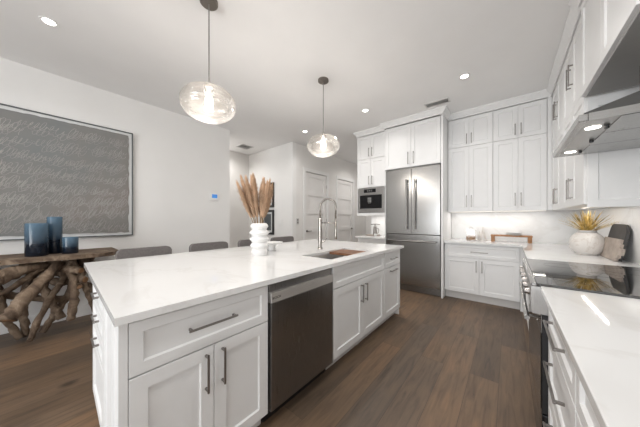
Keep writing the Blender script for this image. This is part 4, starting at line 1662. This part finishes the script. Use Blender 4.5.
roots = [
    ([(-3.80, 0.14, 0.80), (-3.66, 0.02, 0.66), (-3.57, -0.10, 0.50), (-3.44, -0.19, 0.37)], [0.055, 0.062, 0.066, 0.072], True),
    ([(-3.84, 0.12, 0.82), (-3.78, -0.02, 0.74), (-3.74, -0.15, 0.62), (-3.72, -0.34, 0.48)], [0.034, 0.03, 0.03, 0.026], True),
    ([(-3.92, 0.25, 0.80), (-3.82, 0.16, 0.60), (-3.76, 0.03, 0.34), (-3.74, -0.07, 0.04)], [0.05, 0.038, 0.033, 0.03], False),
    ([(-3.98, -0.02, 0.78), (-4.0, -0.10, 0.50), (-3.98, -0.11, 0.25), (-3.96, -0.09, 0.03)], [0.06, 0.045, 0.038, 0.036], False),
    ([(-4.05, -0.30, 0.78), (-3.98, -0.26, 0.45), (-3.95, -0.20, 0.20), (-3.93, -0.13, 0.03)], [0.06, 0.045, 0.04, 0.032], False),
    ([(-4.02, 0.05, 0.70), (-3.98, 0.02, 0.55), (-3.92, 0.08, 0.35), (-3.90, 0.15, 0.15)], [0.06, 0.05, 0.045, 0.05], False),
    ([(-3.82, 0.20, 0.80), (-3.72, 0.23, 0.62), (-3.67, 0.235, 0.38), (-3.60, 0.21, 0.20)], [0.06, 0.05, 0.045, 0.046], True),
    ([(-3.80, 0.22, 0.80), (-3.74, 0.30, 0.60), (-3.70, 0.36, 0.36), (-3.72, 0.46, 0.03)], [0.055, 0.036, 0.03, 0.028], False),
    ([(-3.90, 0.32, 0.80), (-3.88, 0.46, 0.60), (-3.90, 0.52, 0.35), (-3.92, 0.56, 0.03)], [0.07, 0.055, 0.045, 0.04], False),
    ([(-3.95, 0.05, 0.74), (-3.75, 0.20, 0.72), (-3.66, 0.29, 0.70)], [0.07, 0.055, 0.044], True),
    ([(-3.95, 0.15, 0.66), (-3.78, 0.26, 0.62), (-3.66, 0.325, 0.59)], [0.06, 0.05, 0.042], True),
    ([(-3.98, 0.10, 0.56), (-3.80, 0.24, 0.55), (-3.67, 0.275, 0.52)], [0.055, 0.045, 0.038], True),
    ([(-4.00, 0.30, 0.76), (-3.82, 0.40, 0.72), (-3.68, 0.42, 0.67)], [0.06, 0.05, 0.042], True),
    ([(-4.10, 0.40, 0.80), (-4.05, 0.28, 0.50), (-3.98, 0.12, 0.22), (-3.95, 0.02, 0.03)], [0.06, 0.05, 0.045, 0.035], False),
    ([(-3.86, 0.08, 0.78), (-3.70, -0.14, 0.76), (-3.60, -0.26, 0.73), (-3.52, -0.30, 0.70)], [0.05, 0.075, 0.09, 0.075], True),
    ([(-3.95, -0.40, 0.78), (-3.80, -0.55, 0.50), (-3.74, -0.70, 0.25), (-3.72, -0.80, 0.03)], [0.08, 0.06, 0.05, 0.04], False),
    ([(-4.00, -0.80, 0.80), (-3.85, -0.70, 0.55), (-3.72, -0.52, 0.28), (-3.66, -0.40, 0.03)], [0.07, 0.055, 0.045, 0.04], False),
    ([(-3.92, -1.05, 0.80), (-3.88, -1.12, 0.45), (-3.90, -1.18, 0.03)], [0.08, 0.06, 0.05], False),
    ([(-4.12, -0.60, 0.78), (-4.08, -0.35, 0.55), (-4.05, -0.05, 0.40), (-4.00, 0.20, 0.34)], [0.06, 0.055, 0.05, 0.045], False),
    ([(-4.10, -0.15, 0.76), (-4.08, 0.10, 0.66), (-4.05, 0.32, 0.50), (-4.02, 0.50, 0.30)], [0.06, 0.055, 0.05, 0.04], False),
]
for i, (p, r, c) in enumerate(roots):
    root(p, r, c, i)


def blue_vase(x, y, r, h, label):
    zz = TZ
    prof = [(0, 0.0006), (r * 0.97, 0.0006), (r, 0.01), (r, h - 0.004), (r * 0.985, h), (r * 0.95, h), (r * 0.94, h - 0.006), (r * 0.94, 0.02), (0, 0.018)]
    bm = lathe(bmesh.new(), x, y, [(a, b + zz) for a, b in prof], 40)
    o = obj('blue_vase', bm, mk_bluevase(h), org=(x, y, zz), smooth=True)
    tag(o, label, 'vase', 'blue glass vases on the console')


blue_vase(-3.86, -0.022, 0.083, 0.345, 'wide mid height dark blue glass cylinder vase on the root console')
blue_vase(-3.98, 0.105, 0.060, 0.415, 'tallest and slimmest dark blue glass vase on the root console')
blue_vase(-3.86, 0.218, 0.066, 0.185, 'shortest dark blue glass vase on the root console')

# thermostat
th = thing('thermostat', 'small white thermostat with a blue screen near the end of the left wall', 'thermostat', (XL + 0.01, 2.09, 1.65))
obj('case', B(XL + 0.001, XL + 0.022, 2.02, 2.17, 1.625, 1.745, bev=0.006), 'white', th)
obj('screen', B(XL + 0.0225, XL + 0.0245, 2.045, 2.145, 1.665, 1.735), 'bluescreen', th)

# framed pictures on the hall wall, light switches
for zlo, zhi, lab in [(1.56, 2.18, 'upper black framed picture on the hall wall behind the pampas'), (0.88, 1.50, 'lower black framed picture on the hall wall behind the pampas')]:
    fp = thing('framed_picture', lab, 'picture', (-4.74, 3.68, zlo), group='black framed hall pictures')
    x0, x1 = -4.98, -4.50
    bm = bmesh.new()
    fw = 0.055
    for q in [(x0, x1, zlo, zlo + fw), (x0, x1, zhi - fw, zhi), (x0, x0 + fw, zlo + fw, zhi - fw), (x1 - fw, x1, zlo + fw, zhi - fw)]:
        box(bm, q[0], q[1], 3.66, 3.6885, q[2], q[3])
    obj('frame', bm, 'black', fp)
    obj('mount', B(x0 + fw, x1 - fw, 3.674, 3.6885, zlo + fw, zhi - fw), 'mat', fp)
    obj('print', B(x0 + fw + 0.05, x1 - fw - 0.05, 3.671, 3.6735, zlo + fw + 0.05, zhi - fw - 0.05), 'frame', fp)
sw = thing('light_switch', 'white light switch plate on the hall wall', 'light switch', (-4.25, 3.688, 1.16))
obj('plate', B(-4.31, -4.19, 3.682, 3.6895, 1.14, 1.26, bev=0.002), 'trim', sw)
obj('rocker', B(-4.27, -4.235, 3.678, 3.6815, 1.165, 1.235), 'trim', sw)
obj('rocker', B(-4.265 + 0.04, -4.23 + 0.03, 3.678, 3.6815, 1.165, 1.235), 'trim', sw)
sw = thing('light_switch', 'grey metal light switch plate at the corridor corner beside the first door', 'light switch', (-3.846, 3.85, 1.17))
obj('plate', B(-3.8495, -3.842, 3.81, 3.89, 1.15, 1.29, bev=0.002), 'vent', sw)
for zz in (1.17, 1.23):
    obj('rocker', B(-3.8418, -3.836, 3.83, 3.87, zz, zz + 0.04), 'nickel', sw)
